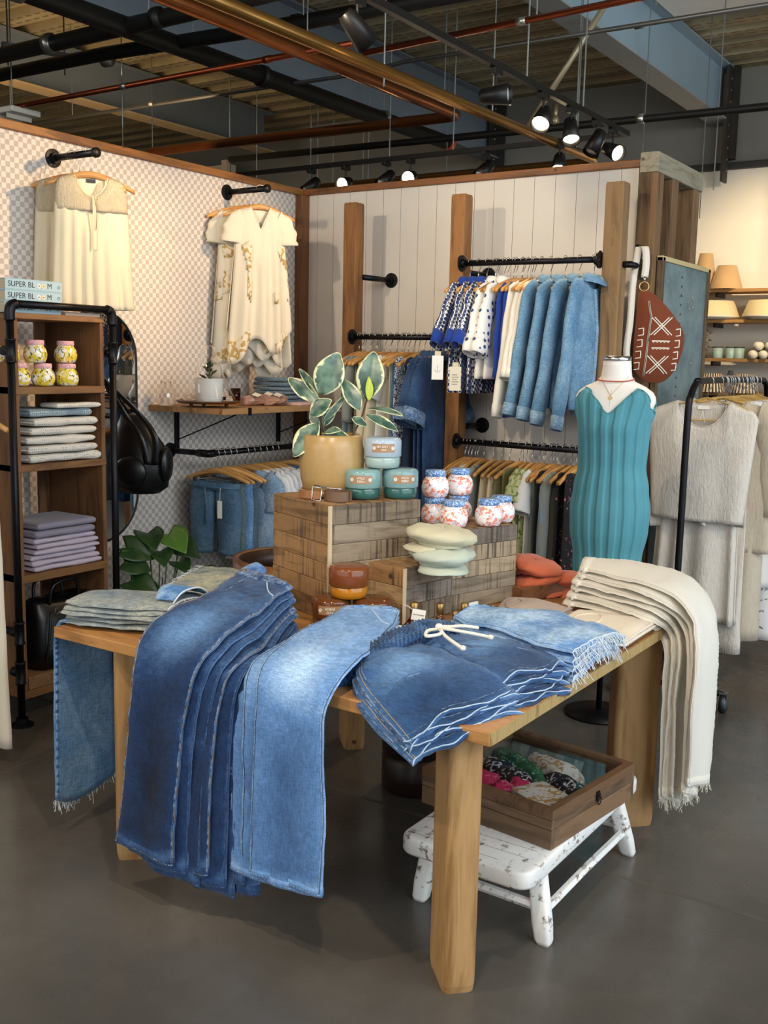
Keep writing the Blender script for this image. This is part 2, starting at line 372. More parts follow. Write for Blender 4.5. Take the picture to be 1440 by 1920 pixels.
pipe('drain_pipe', [(-6, .72, 3.62), (-2.3, .76, 3.62), (-.75, .85, 3.6), (1.3, .93, 3.6)], .045, PIPEB, 'lower of the two black pipes crossing the top left corner', (.5, .72))
# vertical drop rods, singly built
rods = [(-4.05, 1.32, 3.3), (-3.94, 1.852, 3.605), (-4.44, 2.86, 2.8), (-4.0, 2.82, 2.75), (-3.02, .56, 3.3), (-2.75, 1.32, 3.3), (-2.42, 2.13, 3.33), (-2.46, 2.5, 2.7), (-2.29, 3.1, 2.7), (-2.4, 3.47, 2.75), (-1.84, 3.14, 2.9), (-1.8, 3.16, 3.0),
 (-1.41, 3.79, 2.7), (-1.72, 1.0, 3.66), (-1.68, 3.2, 3.66), (-.9, 2.13, 3.0), (-.45, .6, 3.33), (-.38, 2.0, 3.33), (.42, 1.2, 3.0), (.46, 2.3, 3.0), (.28, .3, 3.0), (.93, .6, 3.02), (.93, 1.3, 3.02), (.6, 1.96, 3.02), (-.3, 2.0, 3.02), (.95, .64, 3.3), (1.2, 1.6, 3.6), (.5, 3.4, 2.8), (.7, 4.2, 2.8), (1.1, 3.2, 2.85), (1.35, 4.6, 3.0), (-1.5, .4, 3.6), (-2.0, 2.63, 3.0), (-.6, .75, 3.6)]
rm = mesh('drop_rod', cyl(.0045, 0, 1, 6), plain('8f9490', .4, .7))
for i, (x, y, z) in enumerate(rods):
    o = ob('drop_rod', rm, None, loc=(x, y, z)); o.scale = (1, 1, DZ-z)
    tag(o, 'thin steel rod hanging from the roof deck to the pipes and tracks', 'rod', 'thin hanging rods under the roof deck')
# strut trapeze, louvred lamp and duct brace at left
t = empty('strut_trapeze', (-3.05, .8, 3.74), 1.2, 'short galvanised strut hanging on two rods at the upper left', 'bracket')
ob('channel', join(box(-.24, .24, -.02, .02, 0, .006), box(-.24, .24, -.02, -.016, 0, .03), box(-.24, .24, .016, .02, 0, .03)), GALV, t)
for q in (-.2, .2): ob('drop_rod', xf(cyl(.006, -.12, DZ-3.74, 8), (q, 0, 0)), GALV, t)
t = empty('louvre_lamp', (-3.1, .55, 3.22), .0, 'white louvred ceiling lamp at the left edge above the wallpapered wall', 'lamp')
ob('housing', box(-.55, .25, -.12, .12, .03, .07), plain('e8e2d4', .5), t, bevel=.01)
for i in range(7): ob('louvre', box(-.5+i*.11, -.49+i*.11, -.1, .1, .0, .03), plain('d8d2c4', .4), t)
pipe('brace_rod', [(.1, 2.3, 3.2), (.62, 2.35, 3.95)], .02, plain('b8aa8a', .4, .5), 'slanting pale brace rising to the deck left of the bright bulb', cat='rod')

# ---- track lighting
TRM = plain('1d1c1b', .4, .4); EMI = NT('lamp_glow'); EMI.b.inputs['Emission Color'].default_value = (1, .80, .5, 1); EMI.b.inputs['Emission Strength'].default_value = 45; EMI = EMI.m
for nm, b, lb in (('light_track', box(.915, .945, -3.2, 1.98, 3.0, 3.03), 'black lighting track running from front to back over the display table'), ('light_track', box(-2.3, .915, 1.96, 1.99, 3.0, 3.03), 'black lighting track running left-right behind the boarded partition top')):
    thing(nm, b, TRM, lb, 'track')
def head(x, y, aim, lit, label, z=3.0, power=0, ang=55, col=WARM):
    t = empty('track_lamp', (x, y, z), 0, label, 'lamp', None)
    ob('adapter', box(-.016, .016, -.04, .04, -.03, 0), TRM, t, bevel=.003)
    ob('stem', cyl(.006, -.09, -.03, 8), TRM, t)
    d = (Vector(aim)-Vector((x, y, z-.12))).normalized(); q = Vector((0, 0, -1)).rotation_difference(d).to_matrix().to_4x4()
    def rot(VF): return [q @ Vector(v) + Vector((0, 0, -.12)) for v in VF[0]], VF[1]
    ob('shade', rot(lathe([(.028, .075), (.036, .06), (.05, -.07), (.047, -.07), (.034, .055), (.001, .06)], 20, cap=False)), TRM, t, True)
    bmat = EMI if lit else plain('d8d4cc', .2)
    ob('bulb', rot(lathe([(.001, -.062), (.03, -.058), (.042, -.045), (.03, .02), (.012, .05)], 16)), bmat, t, True)
    if power:
        p = Vector((x, y, z-.12)) + d*.085; s_ = spot('spot_light', p, aim, power, col, ang, .6, .03); s_.name = 'spot_light'
    return t
head(.93, -.85, (1.8, 1.0, 1.0), False, 'unlit black track lamp nearest the camera, pointing away', power=0)
head(.93, .28, (2.5, .6, 2.9), False, 'dark barrel track lamp beside the slanting brace')
head(.93, .80, (1.2, -.6, 1.6), True, 'brightest glowing track lamp, hanging alone above the boarded wall', power=30, ang=90)
head(.93, 1.15, (1.5, .3, 1.2), True, 'lit track lamp left of the three at the end of the front track', power=30)
head(.93, 1.5, (.3, .6, .8), False, 'unlit track lamp between two lit ones near the track corner')
head(.93, 1.75, (1.9, 1.2, 2.4), True, 'lit track lamp at the corner end of the front track', power=12)
head(.49, 1.975, (.9, .9, 1.5), True, 'lit track lamp just above the boarded partition, below the corner of the tracks')
head(-1.48, 1.975, (-1.9, .9, 1.8), False, 'leftmost unlit lamp on the rear track')
head(-1.17, 1.975, (-.7, -1, 2.0), True, 'left of the two round glowing bulbs above the boarded partition')
head(-.82, 1.975, (-1.2, .6, 1.6), False, 'unlit lamp between the two round glowing bulbs')
head(-.62, 1.975, (.2, -1, 2.0), True, 'right of the two round glowing bulbs above the boarded partition')
head(-.04, 1.975, (-.4, .9, 1.8), False, 'unlit lamp on the rear track above the middle timber post')
# lamps on tracks outside the frame
S1 = spot('spot_a', (.93, -.1, 2.9), (-.9, -.85, 2.1), 160, (1, .64, .32), 62, .9)
spot('spot_b', (.93, .45, 2.9), (-.9, .35, 2.1), 105, (1, .66, .36), 50, .8)
spot('spot_c', (-.2, -1.9, 2.95), (-.1, 1.2, 1.9), 90, (1, .8, .56), 62, .8)
spot('spot_d', (.9, -1.6, 2.95), (1.0, 1.2, 2.0), 90, (1, .8, .56), 60, .8)
spot('spot_e', (2.4, -2.9, 2.95), (1.4, -1.5, .8), 110, (1, .82, .62), 62, .8)
spot('spot_f', (1.0, -3.3, 2.95), (1.2, -1.9, .8), 90, (1, .82, .62), 62, .8)
spot('spot_g', (1.6, 4.0, 3.3), (.9, 5.8, 2.3), 200, (1, .78, .5), 70, .8)
spot('spot_h', (3.4, -.6, 2.95), (2.0, .9, 1.2), 60, (1, .85, .66), 60, .8)
area('ceiling_bounce', (-3.5, 1.5, 3.0), (-4.5, 2.5, 4.4), 2, 2, 25, WARM)  # added fill for light bounced onto the deck, not a track lamp
# ================================================================ DISPLAY TABLE
TT = .745
OAK = wood('bf8d54', '8c5f33', 'X', 1.0, .38); OAKZ = wood('c29a66', '966d3c', 'Z', .9, .45); OAKC = wood('b08a58', '80592e', 'Y', 1.4, .5)
TX0, TX1, TY0, TY1 = .629, 2.248, -2.087, -.62
tb = empty('display_table', ((TX0+TX1)/2, (TY0+TY1)/2, 0), 0, 'big oak table with angled plank legs, piled with folded denim', 'table')
ox, oy = (TX0+TX1)/2, (TY0+TY1)/2
n = 10; wv = (TY1-TY0)/n
tbm = mesh('plank', box(-(TX1-TX0)/2, (TX1-TX0)/2, 0, wv-.0012, TT-.036, TT), OAK)
for i in range(n): ob('plank', tbm, None, tb, bevel=.003, loc=(0, TY0-oy+i*wv, 0))
ob('edge_strip', box((TX1-TX0)/2, (TX1-TX0)/2+.003, TY0-oy+.003, TY1-oy-.003, TT-.0345, TT-.0015), wood('c9ac74', '9a7a45', 'Z', 3.5, .5, knots=False), tb)
for (x, y, r) in ((2.108, -1.985, 135), (.925, -1.985, 45), (.9, -.76, 135), (2.15, -.79, 45)):
    pts = rrect(.165, .09, .022)
    R = [[(px*s, py*s, z) for px, py in pts] for z, s in ((0, .94), (.02, .99), (.05, 1), (TT-.037, 1))]
    ob('leg', xf(rings(R), (x-ox, y-oy, 0), math.radians(r)), OAKZ, tb, True).data.polygons.foreach_set('use_smooth', [False]*0) if False else ob('leg', xf(rings(R), (x-ox, y-oy, 0), math.radians(r)), OAKZ, tb)
    ob('leg_cleat', xf(box(-.07, .07, -.035, .035, TT-.05, TT-.0365), (x-ox, y-oy, 0), math.radians(r)), OAKZ, tb)

# ---- reclaimed-board crates
PW = [wood(*c, axis=ax, sc=1.3, rough=.75, saw=.8, bump=.3) for ax in 'XY' for c in (('ab8458', '6b4c2e'), ('b99a70', '7c5c3a'), ('9c7549', '5e4126'))]
PG = [wood(*c, axis='X', sc=1.3, rough=.8, saw=.85, bump=.3) for c in (('b3a286', '7b6a50'), ('9c8b74', '5f5344'), ('8d8378', '4d463e'), ('a99a84', '6c5f4c'))]
PWX, PWY = PW[:3], PW[3:]
PALE = wood('d8c5a4', 'b59b74', 'Z', 1, .7, knots=False)
rnd = random.Random(5)
def crate(name, loc, deg, a_, b_, h, rows, ntop, label, z0=TT):
    t = empty(name, (loc[0], loc[1], z0+.001), math.radians(deg), label, 'crate'); th = .018; g = .0012; hh = h/rows
    for r in range(rows):
        za, zb = r*hh+g/2, (r+1)*hh-g/2
        if r == rows-1: zb -= .0
        q = lambda: rnd.uniform(0, .0018)
        e = q(); ob('plank', box(th-.002, a_, -e, th-e, za, zb), rnd.choice(PG), t, bevel=.0015, seg=1)
        e = q(); ob('plank', box(-e, th-e, 0, b_, za, zb), rnd.choice(PWY), t, bevel=.0015, seg=1)
        ob('plank', box(th, a_, b_-th, b_, za, zb), rnd.choice(PWX), t, bevel=.0015, seg=1)
        ob('plank', box(a_-th, a_, th, b_-th, za, zb), rnd.choice(PWY), t, bevel=.0015, seg=1)
    w = (a_-2*th)/ntop
    for i in range(ntop): ob('plank', box(th+i*w+g/2, th+(i+1)*w-g/2, th+.001, b_-th-.001, h-.02, h-rnd.uniform(0, .0015)), rnd.choice(PWY), t, bevel=.0015, seg=1)
    ob('corner_strip', box(-.0025, th-.004, -.0025, -.0002, .0, h), PALE, t)
    return t
crate('large_crate', (1.294, -1.476), 69, .389, .38, .399, 6, 8, 'largest crate of reclaimed boards, with the potted rubber plant on it')
crate('small_crate', (1.520, -1.351), 79, .254, .262, .194, 3, 6, 'smallest crate of reclaimed boards, with the sage caps on it')
crate('medium_crate', (1.548, -1.095), 72, .34, .24, .29, 5, 7, 'grey-boarded crate with the coral patterned jars on it')

# ---- tray of caps at the back of the table
TRW = wood('8a5a34', '4e3019', 'Y', 1.2, .55)
t = empty('wooden_tray', (1.70, -.80, TT+.001), math.radians(72), 'low brown wooden tray holding coral caps behind the grey crate', 'tray')
for b_, nm in ((box(0, .36, 0, .012, .006, .055), 'side'), (box(0, .36, .25, .262, .006, .055), 'side'), (box(0, .012, .012, .25, .006, .055), 'side'), (box(.348, .36, .012, .25, .006, .055), 'side'), (box(0, .36, 0, .262, 0, .006), 'base')): ob(nm, b_, TRW, t, bevel=.0015, seg=1)

def cap(name, loc, rz, mat, bmat, label, group, s=1, tilt=(0, 0), flop=.0):
    """baker boy cap: puffy crown, band and short brim"""
    t = empty(name, loc, rz, label, 'cap', group); t.scale = (s, s, s); t.rotation_euler = (tilt[0], tilt[1], rz)
    n = 36; R = []
    for k, (r, z) in enumerate(((.001, .062), (.05, .064), (.10, .058), (.128, .044), (.134, .03), (.122, .016), (.098, .004), (.088, .0))):
        ring = []
        for j in range(n):
            an = 2*math.pi*j/n; w = 1+.03*math.sin(8*an+k)*(1 if 1 < k < 6 else .2)+.04*math.sin(2*an+1)
            zz = z + flop*math.cos(an)*r*2 + (.004*math.sin(5*an+2*k) if k < 6 else 0)
            ring.append((r*w*1.02*math.cos(an), r*w*math.sin(an), zz+.012))
        R.append(ring)
    ob('crown', rings(R[::-1]), mat, t, True)
    ob('band', lathe([(.088, 0), (.09, .002), (.09, .016), (.086, .018)], 36), mat, t, True)
    V = []; m_ = 18
    top = []; 
    for q in range(5):
        f = q/4; row = []
        for j in range(m_+1):
            an = math.radians(-78+156*j/m_); r0 = .086; ext = .062*math.cos(math.radians(-78+156*j/m_))**.5*f if abs(-78+156*j/m_) < 89 else 0
            row.append((( r0+ext)*math.cos(an), (r0+ext*.55)*math.sin(an), .006-.016*f*f-.012*abs(math.sin(an))*f))
        top.append(row)
    V, F = rings(top, closed=False, cap=False)
    ob('brim', (V, F), bmat or mat, t, True, solid=.005)
    ob('button', xf(ellipsoid((0, 0, .0745), (.008, .008, .004), 12, 6)), mat, t, True)
    return t
SAGE = cloth('cbc5a8', 400, .3, .04); SAGE2 = cloth('bcc4b4', 400, .3, .04)
cap('baker_cap', (1.600, -1.235, TT+.194+.010), math.radians(-48), SAGE2, None, 'lower sage cap, brim showing below the other on the small crate', None, .86, (0, .03))
cap('baker_cap', (1.590, -1.225, TT+.194+.072), math.radians(-150), SAGE, None, 'upper pale green cap lying on another cap on the small crate', None, .88, (.02, -.02), .04)
CORAL = cloth('c9694a', 300, .35, .06)
for i, (x, y, z, r, tl, lb) in enumerate(((1.66, -.62, .765, .2, (.05, .0), 'coral cap at the bottom of the heap in the wooden tray'), (1.73, -.52, .765, -.6, (0, .1), 'coral cap at the right end of the wooden tray with its brim outward'), (1.66, -.62, .822, 2.6, (.12, .05), 'top coral cap of the heap in the wooden tray'))):
    cap('baker_cap', (x, y, z), r, CORAL, None, lb, None, .8, tl, .1)

# ---- candles
def glaze(c, rough=.12): return plain(c, rough, 0, .03, 5)
def arc_patch(r, a0, a1, z0, z1, th=.0006, n=10):
    R = []
    for i in range(n+1):
        an = a0+(a1-a0)*i/n; R.append([((r+q)*math.cos(an), (r+q)*math.sin(an), z) for q, z in ((0, z0), (th, z0), (th, z1), (0, z1))])
    return rings(R)
TANL = plain('a5815f', .5, 0, .02); WHT = plain('f4f1ea', .6, 0, .0)
CAMDIR = lambda x, y: math.atan2(-4.243-y, 3.358-x)
def candle(loc, cb, cl, lines, label, face=0, s=1.0, gp=None):
    t = empty('candle', loc, 0, label, 'candle', gp); t.scale = (s, s, s); a0 = CAMDIR(loc[0], loc[1])+face
    ob('glass_bowl', lathe([(.036, 0), (.042, .003), (.044, .012), (.044, .034), (.04, .036)], 36), glaze(cb), t, True)
    ob('lid', lathe([(.046, .029), (.0475, .031), (.0475, .068), (.045, .074), (.038, .077), (.001, .077)], 36), glaze(cl), t, True)
    lb = ob('label', arc_patch(.0475, a0-.62, a0+.62, .042, .063), TANL, t)
    r = .0487
    for i, (tx, sz, z) in enumerate(lines):
        text('lettering', tx, sz, WHT, lb, (r*math.cos(a0), r*math.sin(a0), z), (math.pi/2, 0, a0+math.pi/2), .0003)
    for sg in (-1, 1):
        an = a0+sg*.5; ob('emblem', xf(lathe([(.0045, 0), (.0045, .0006), (.003, .0006), (.003, 0)], 14), (.0482*math.cos(an), .0482*math.sin(an), .0525), an, 0, math.pi/2), WHT, lb)
    return t
TOPA = TT+.401
candle((1.262, -1.232, TOPA), '34605a', '7fa3a0', [('WILD', .008, .056), ('FERN', .008, .048)], 'left teal candle tin beside the coiled belt', -.1, 1.38)
candle((1.352, -1.125, TOPA), '34605a', '7ea0a4', [('WILD', .008, .056), ('FERN', .008, .048)], 'right teal candle tin on the large crate', .25, 1.38)
candle((1.300, -1.165, TOPA+.108), '9fb5b0', 'a9bccb', [('SEA SALT +', .007, .056), ('OAK', .007, .048)], 'pale blue candle tin stacked on the two teal ones', .05, 1.42)
candle((1.352, -1.532, TT+.001), '7a4a1a', '6b3d22', [('AMBER', .008, .056), ('OAK', .008, .048)], 'brown lidded candle at bottom left in front of the large crate', -.05, 1.4)
candle((1.472, -1.462, TT+.001), '7a4a1a', '63371e', [('AMBER', .008, .056), ('OAK', .008, .048)], 'brown lidded candle at bottom right in front of the large crate', .5, 1.4)
candle((1.400, -1.500, TT+.109), 'b8761c', '7a4324', [('AMBER', .0001, .05)], 'amber glass candle with brown lid stacked on two brown ones', 3.0, 1.4)

# ---- coral patterned jars
def jar_mat(c1, c2, c3, sc, nm):
    a = NT(nm, .2); v = a.coord(); w = a.n('TexWave', {'Vector': v, 'Scale': sc, 'Distortion': 9.0, 'Detail': 2.0, 'Detail Scale': 1.5}, wave_type='RINGS').outputs['Fac']
    n1 = a.noise(v, sc*1.1, 2, .5, 1.5); n2 = a.noise(v, sc*1.5, 2, .5, 2.0)
    col = a.mix(a.ramp(n1, [(.5, 0.0), (.54, 1.0)]), srgb('f4eeec'), srgb(c1))
    col = a.mix(a.ramp(n2, [(.58, 0.0), (.62, 1.0)]), col, srgb(c2))
    col = a.mix(a.math('MULTIPLY', a.ramp(w, [(.72, 0.0), (.85, 1.0)]), .8), col, srgb(c3)); a.base(col); return a.m
JC = jar_mat('e8886a', 'b9c4e6', 'f6efee', 26, 'coral_pattern'); LB = None
a = NT('blue_lid_pattern', .3); v = a.coord(); n1 = a.noise(v, 90, 2, .5, 2); a.base(a.mix(a.ramp(n1, [(.44, 0.0), (.5, 1.0)]), srgb('bcd2ea'), srgb('3f73b4'))); LB = a.m
def jar(loc, rz, body, lid, label, s=1, gp=None, nm='patterned_jar'):
    t = empty(nm, loc, rz, label, 'jar', gp); t.scale = (s, s, s)
    ob('jar_body', lathe([(.034, 0), (.043, .004), (.05, .02), (.0515, .038), (.048, .058), (.039, .071), (.036, .078), (.036, .082), (.001, .082)], 32), body, t, True)
    R = []; n_ = 40
    for r, z in ((.037, .078), (.0385, .08), (.0385, .096), (.036, .1), (.001, .1)): R.append([(r*(1+(.02*(j % 2) if .079 < z < .099 else 0))*math.cos(2*math.pi*j/n_), r*(1+(.02*(j % 2) if .079 < z < .099 else 0))*math.sin(2*math.pi*j/n_), z) for j in range(n_)])
    ob('lid', rings(R), lid, t, True)
    return t
TC = TT+.291
for x, y, z, lb in ((1.500, -.985, 0, 'front left coral jar of the three at the edge of the grey crate'), (1.580, -.868, 0, 'front middle coral jar, right of the frontmost one on the grey crate'), (1.575, -.755, 0, 'rightmost coral jar, half behind the middle one'),
 (1.405, -.965, 0, 'lower coral jar of the left stack of two'), (1.440, -.845, 0, 'lower coral jar of the right stack of two'), (1.405, -.965, .101, 'upper coral jar of the left stack of two'), (1.440, -.845, .101, 'upper coral jar of the right stack of two')):
    jar((x, y, TC+z+.0005), x*40, JC, LB, lb, 1.0)

# ---- pot with rubber plant
PX, PY = 1.125, -1.235
t = empty('planter', (PX, PY, TOPA), 0, 'large ochre ceramic pot with a rubber plant on the large crate', 'pot')
POT = plain('b0905c', .3, 0, .05, 60, .06, 180)
ob('saucer', lathe([(.095, 0), (.108, .003), (.112, .022), (.104, .024), (.1, .006), (.001, .006)], 40), plain('a87340', .4, 0, .05), t, True)
ob('bowl', lathe([(.08, .008), (.1, .012), (.112, .06), (.118, .12), (.116, .17), (.107, .215), (.102, .222), (.097, .219), (.1, .19), (.001, .188)], 48), POT, t, True)
ob('soil', lathe([(.098, .189), (.05, .197), (.001, .2)], 24), plain('3a2a1e', .95, 0, .2, 30, .5, 60), t, True)
pl = empty('rubber_plant', (PX, PY, TOPA+.198), 0, 'variegated rubber plant with cream-edged leaves in the ochre pot', 'plant')
a = NT('variegated_leaf', .32); at = a.n('Attribute', attribute_name='edge').outputs['Fac']; v = a.coord()
nn = a.noise(v, 30, 4, .6); e = a.math('ADD', at, a.math('MULTIPLY', a.math('SUBTRACT', nn, .5), .9))
g = a.mix(a.ramp(a.noise(v, 22, 2), [(.4, 0.0), (.6, 1.0)]), srgb('35544a'), srgb('68836f'))
a.base(a.mix(a.ramp(e, [(.74, 0.0), (.84, 1.0)]), g, srgb('dcdcae'))); VARM = a.m
def leaf(base, tip, w, nrm, mat, parent, curl=.1, fold=.18, nu=8, nv=14, name='leaf', tipsharp=1.0, seed=0, heart=0):
    base, tip = Vector(base), Vector(tip); ax = tip-base; L = ax.length; ax.normalize(); nrm = Vector(nrm); side = ax.cross(nrm).normalized(); up = side.cross(ax).normalized()
    V = []; E = []
    for i in range(nv+1):
        t_ = i/nv; pr = (math.sin(math.pi*min(1, t_*.96+.02))**.75) * (1-.25*t_*tipsharp)
        if heart: pr = max(.02, math.sin(math.pi*min(1, t_*.8+.2))**.8*(1-.5*t_)*1.5)
        hw = w/2*pr; c = base+ax*(L*t_)+up*(-curl*L*(t_-.3)**2*1.6)
        for j in range(nu+1):
            u_ = -1+2*j/nu; back = 0
            if heart: back = -.16*L*abs(u_)*(1-t_)**3*1.6
            V.append(c+side*(hw*u_)+up*(fold*hw*abs(u_)+.02*L*math.sin(5*t_+seed)*u_)+ax*back); E.append(max(abs(u_)*.95, (t_*2-1)**6*.9 if t_ > .5 else 0))
    F = [(i*(nu+1)+j, i*(nu+1)+j+1, (i+1)*(nu+1)+j+1, (i+1)*(nu+1)+j) for i in range(nv) for j in range(nu)]
    o = ob(name, (V, F), mat, parent, True, solid=.0015)
    at_ = o.data.attributes.new('edge', 'FLOAT', 'POINT'); at_.data.foreach_set('value', E)
    return o
RT = Vector((math.cos(YAW), math.sin(YAW), 0)); FW = Vector((-math.sin(YAW), math.cos(YAW), 0)); UPV = Vector((0, 0, 1))
def pp(px, py, d=0): return RT*((px-1024+1*0)/1797*1.0) + UPV*((802-py)/524) + FW*d
def lp(zx, zy, d=0):      # offsets measured from the pot rim
    x = (480+zx/3.43-597)/524; z = (802-(620+zy/3.43))/524; return RT*x + UPV*(z+.012) + FW*d
LV = [((325, 350), (435, 80), 185, 0, 0, (.1, -1, .15)), ((625, 372), (662, 65), 170, .0, .02, (.0, -1, .1)), ((310, 398), (102, 245), 105, .02, .05, (-.2, -1, .5)), ((300, 360), (178, 182), 60, .03, .06, (.4, -1, .2)),
 ((268, 478), (392, 375), 120, -.04, -.05, (-.2, -1, .7)), ((312, 532), (160, 738), 140, -.03, -.07, (-.3, -1, .4)), ((578, 442), (465, 240), 105, -.02, .0, (.3, -1, .3)), ((618, 432), (860, 455), 80, .0, .0, (0, -.35, 1)),
 ((618, 470), (832, 556), 75, -.02, -.05, (-.1, -.7, 1)), ((530, 492), (628, 540), 60, -.02, -.03, (0, -.8, .8)), ((350, 600), (522, 612), 85, -.02, -.05, (.1, -.9, .9)), ((345, 522), (492, 352), 45, .0, .02, (.6, -1, .3)),
 ((345, 560), (250, 465), 90, .02, .04, (-.3, -1, .4)), ((355, 590), (460, 560), 70, -.05, -.08, (0, -.7, 1)), ((330, 560), (420, 420), 70, .03, .07, (.3, -1, .3))]
for i, (b_, tp, w, d0, d1, nr) in enumerate(LV):
    n3 = RT*nr[0]+FW*nr[1]+UPV*nr[2]
    leaf(lp(*b_, d0), lp(*tp, d1), w*1.22/3.43/524, n3, VARM, pl, .12, .15, seed=i)
leaf(lp(637, 382, -.02), lp(635, 228, -.01), .032, -FW+RT*.3, plain('b9c93a', .35, 0, .1), pl, .05, .5, name='young_leaf')
leaf(lp(725, 870, .02), lp(635, 778, .0), .028, -FW+UPV*.4, VARM, pl, .1, .2)
STM = plain('4b3a26', .6, 0, .15)
ob('stem', tube(spline([lp(325, 640, 0), lp(330, 540, 0), lp(322, 440, .01), lp(325, 350, 0)], 5), .0035, 8), STM, pl, True)
ob('stem', tube(spline([lp(515, 640, -.02), lp(560, 560, -.01), lp(598, 470, 0), lp(625, 370, 0)], 5), .0035, 8), STM, pl, True)
ob('stem', tube(spline([lp(370, 640, -.02), lp(345, 560, -.02), lp(310, 480, 0)], 5), .003, 8), STM, pl, True)

# ---- coiled belt
t = empty('leather_belt', (1.235, -1.345, TOPA), 0, 'coiled brown leather belt with a silver buckle at the front of the large crate', 'belt')
LE = plain('6e5440', .55, 0, .06, 10, .1, 100); pts = []
for i in range(90):
    an = i/90*2*math.pi*3.4; r = .053-.006*an/(2*math.pi); pts.append((r*math.cos(an), r*math.sin(an)*.8, 0))
P = [Vector(p) for p in pts]; R = []
for i, p in enumerate(P):
    d = (P[min(i+1, 89)]-P[max(i-1, 0)]).normalized(); s_ = Vector((-d.y, d.x, 0))*.0014
    R.append([p-s_, p+s_, p+s_+Vector((0, 0, .034)), p-s_+Vector((0, 0, .034))])
ob('strap', rings(R), LE, t)
q = [(-.05, -.035, .018), (-.10, -.05, .018), (-.145, -.035, .016)]; R = []
for i, p in enumerate(spline(q, 6)):
    R.append([p+Vector((0, .0014, -.014)), p+Vector((0, -.0014, -.014)), p+Vector((0, -.0014, .014)), p+Vector((0, .0014, .014))])
ob('strap_end', rings(R), plain('9a6a40', .5, 0, .06), t)
bk = [(-.075, -.052, .0), (-.03, -.06, .002), (-.03, -.05, .046), (-.075, -.045, .046)]
ob('buckle', join(tube(bk, .0028, 8, loop=True), tube([(-.08, -.03, .05), (-.01, -.035, .046), (.03, -.02, .044)], .0025, 8)), CHROME, t, True)

# ---- perfume bottles, tag, cards
a = NT('clear_glass', .02); a.b.inputs['Transmission Weight'].default_value = 1; a.b.inputs['IOR'].default_value = 1.45; a.base(srgb('f4f0e8')); GLASS = a.m
a = NT('thin_glass', .02); a.b.inputs['Transmission Weight'].default_value = 1; a.b.inputs['IOR'].default_value = 1.05; a.base(srgb('ffffff')); a.b.inputs['Coat Weight'].default_value = .6; TGLASS = a.m
a = NT('amber_glass', .05); a.b.inputs['Transmission Weight'].default_value = 1; a.b.inputs['IOR'].default_value = 1.4; a.base(srgb('d08a3c')); AMBG = a.m
BRASS = plain('9a7d4a', .3, .8, .05)
def bottle(x, y, mat, label, s=1):
    t = empty('perfume_bottle', (x, y, TT+.001), 0, label, 'bottle'); t.scale = (s, s, s)
    ob('flask', lathe([(.001, 0), (.028, .001), (.033, .008), (.03, .02), (.016, .038), (.0095, .048), (.0095, .058), (.001, .058)], 24), mat, t, True)
    ob('perfume', lathe([(.001, .003), (.026, .004), (.03, .009), (.027, .018), (.001, .018)], 20), plain('b9722c', .1), t, True)
    ob('cap', lathe([(.0105, .054), (.0112, .056), (.0112, .084), (.009, .086), (.001, .086)], 20), BRASS, t, True)
bottle(1.612, -1.425, AMBG, 'amber perfume bottle behind the white tag, leftmost in the row', 1.25)
bottle(1.668, -1.352, GLASS, 'clear perfume bottle right of the white tag', 1.15)
bottle(1.735, -1.365, GLASS, 'short clear perfume bottle, third from the left in the row', 1.0)
bottle(1.722, -1.285, GLASS, 'clear perfume bottle nearest the pale denim shorts', 1.1)
CARD = plain('efebe2', .7, 0, .01); INK = plain('4c4a48', .8, 0, 0)
t = thing('hang_tag', xf(box(-.022, .022, -.0006, .0006, -.018, .018), (0, 0, 0), 0, 0, .15), CARD, 'square white card tag tied to the amber bottle', 'tag', loc=(1.660, -1.475, TT+.082), rz=YAW)
text('lettering', 'THE FOUNDRY', .0055, INK, t, (0, -.0012, 0), (math.pi/2, .15, 0), .0002)
ob('string', tube(spline([(-.018, 0, .016), (-.035, .0, .03), (-.05, .02, .03), (-.03, .01, .022), (-.018, 0, .016)], 4), .0008, 6), plain('d8d0c0', .8), t)
for i, (x, y, r, tx, lb, cc) in enumerate(((1.655, -1.560, .45, 'THE FOUNDRY', 'white name card lying in front of the bottles', 'eceae4'), (1.600, -1.575, .5, 'THE', 'cream name card half under the white one', 'efe2c0'))):
    t = thing('name_card', box(-.035, .035, -.02, .02, 0, .0008), plain(cc, .7), lb, 'card', loc=(x, y, TT+.05+.002*(1-i)), rz=r)
    text('lettering', tx, .008, INK, t, (.0 if i == 0 else -.018, -.008, .0012), (0, 0, 0), .0002)
    t.rotation_euler = (.35, 0, r)
t = thing('card_dish', rings([[(p[0], p[1], z) for p in rrect(w_, d_, .012)] for w_, d_, z in ((.12, .06, 0), (.135, .075, .02), (.135, .075, .023), (.11, .05, .02))]), plain('b3a03a', .5), 'olive brown dish holding the name cards in front of the bottles', 'dish', loc=(1.635, -1.55, TT+.001), rz=.5)
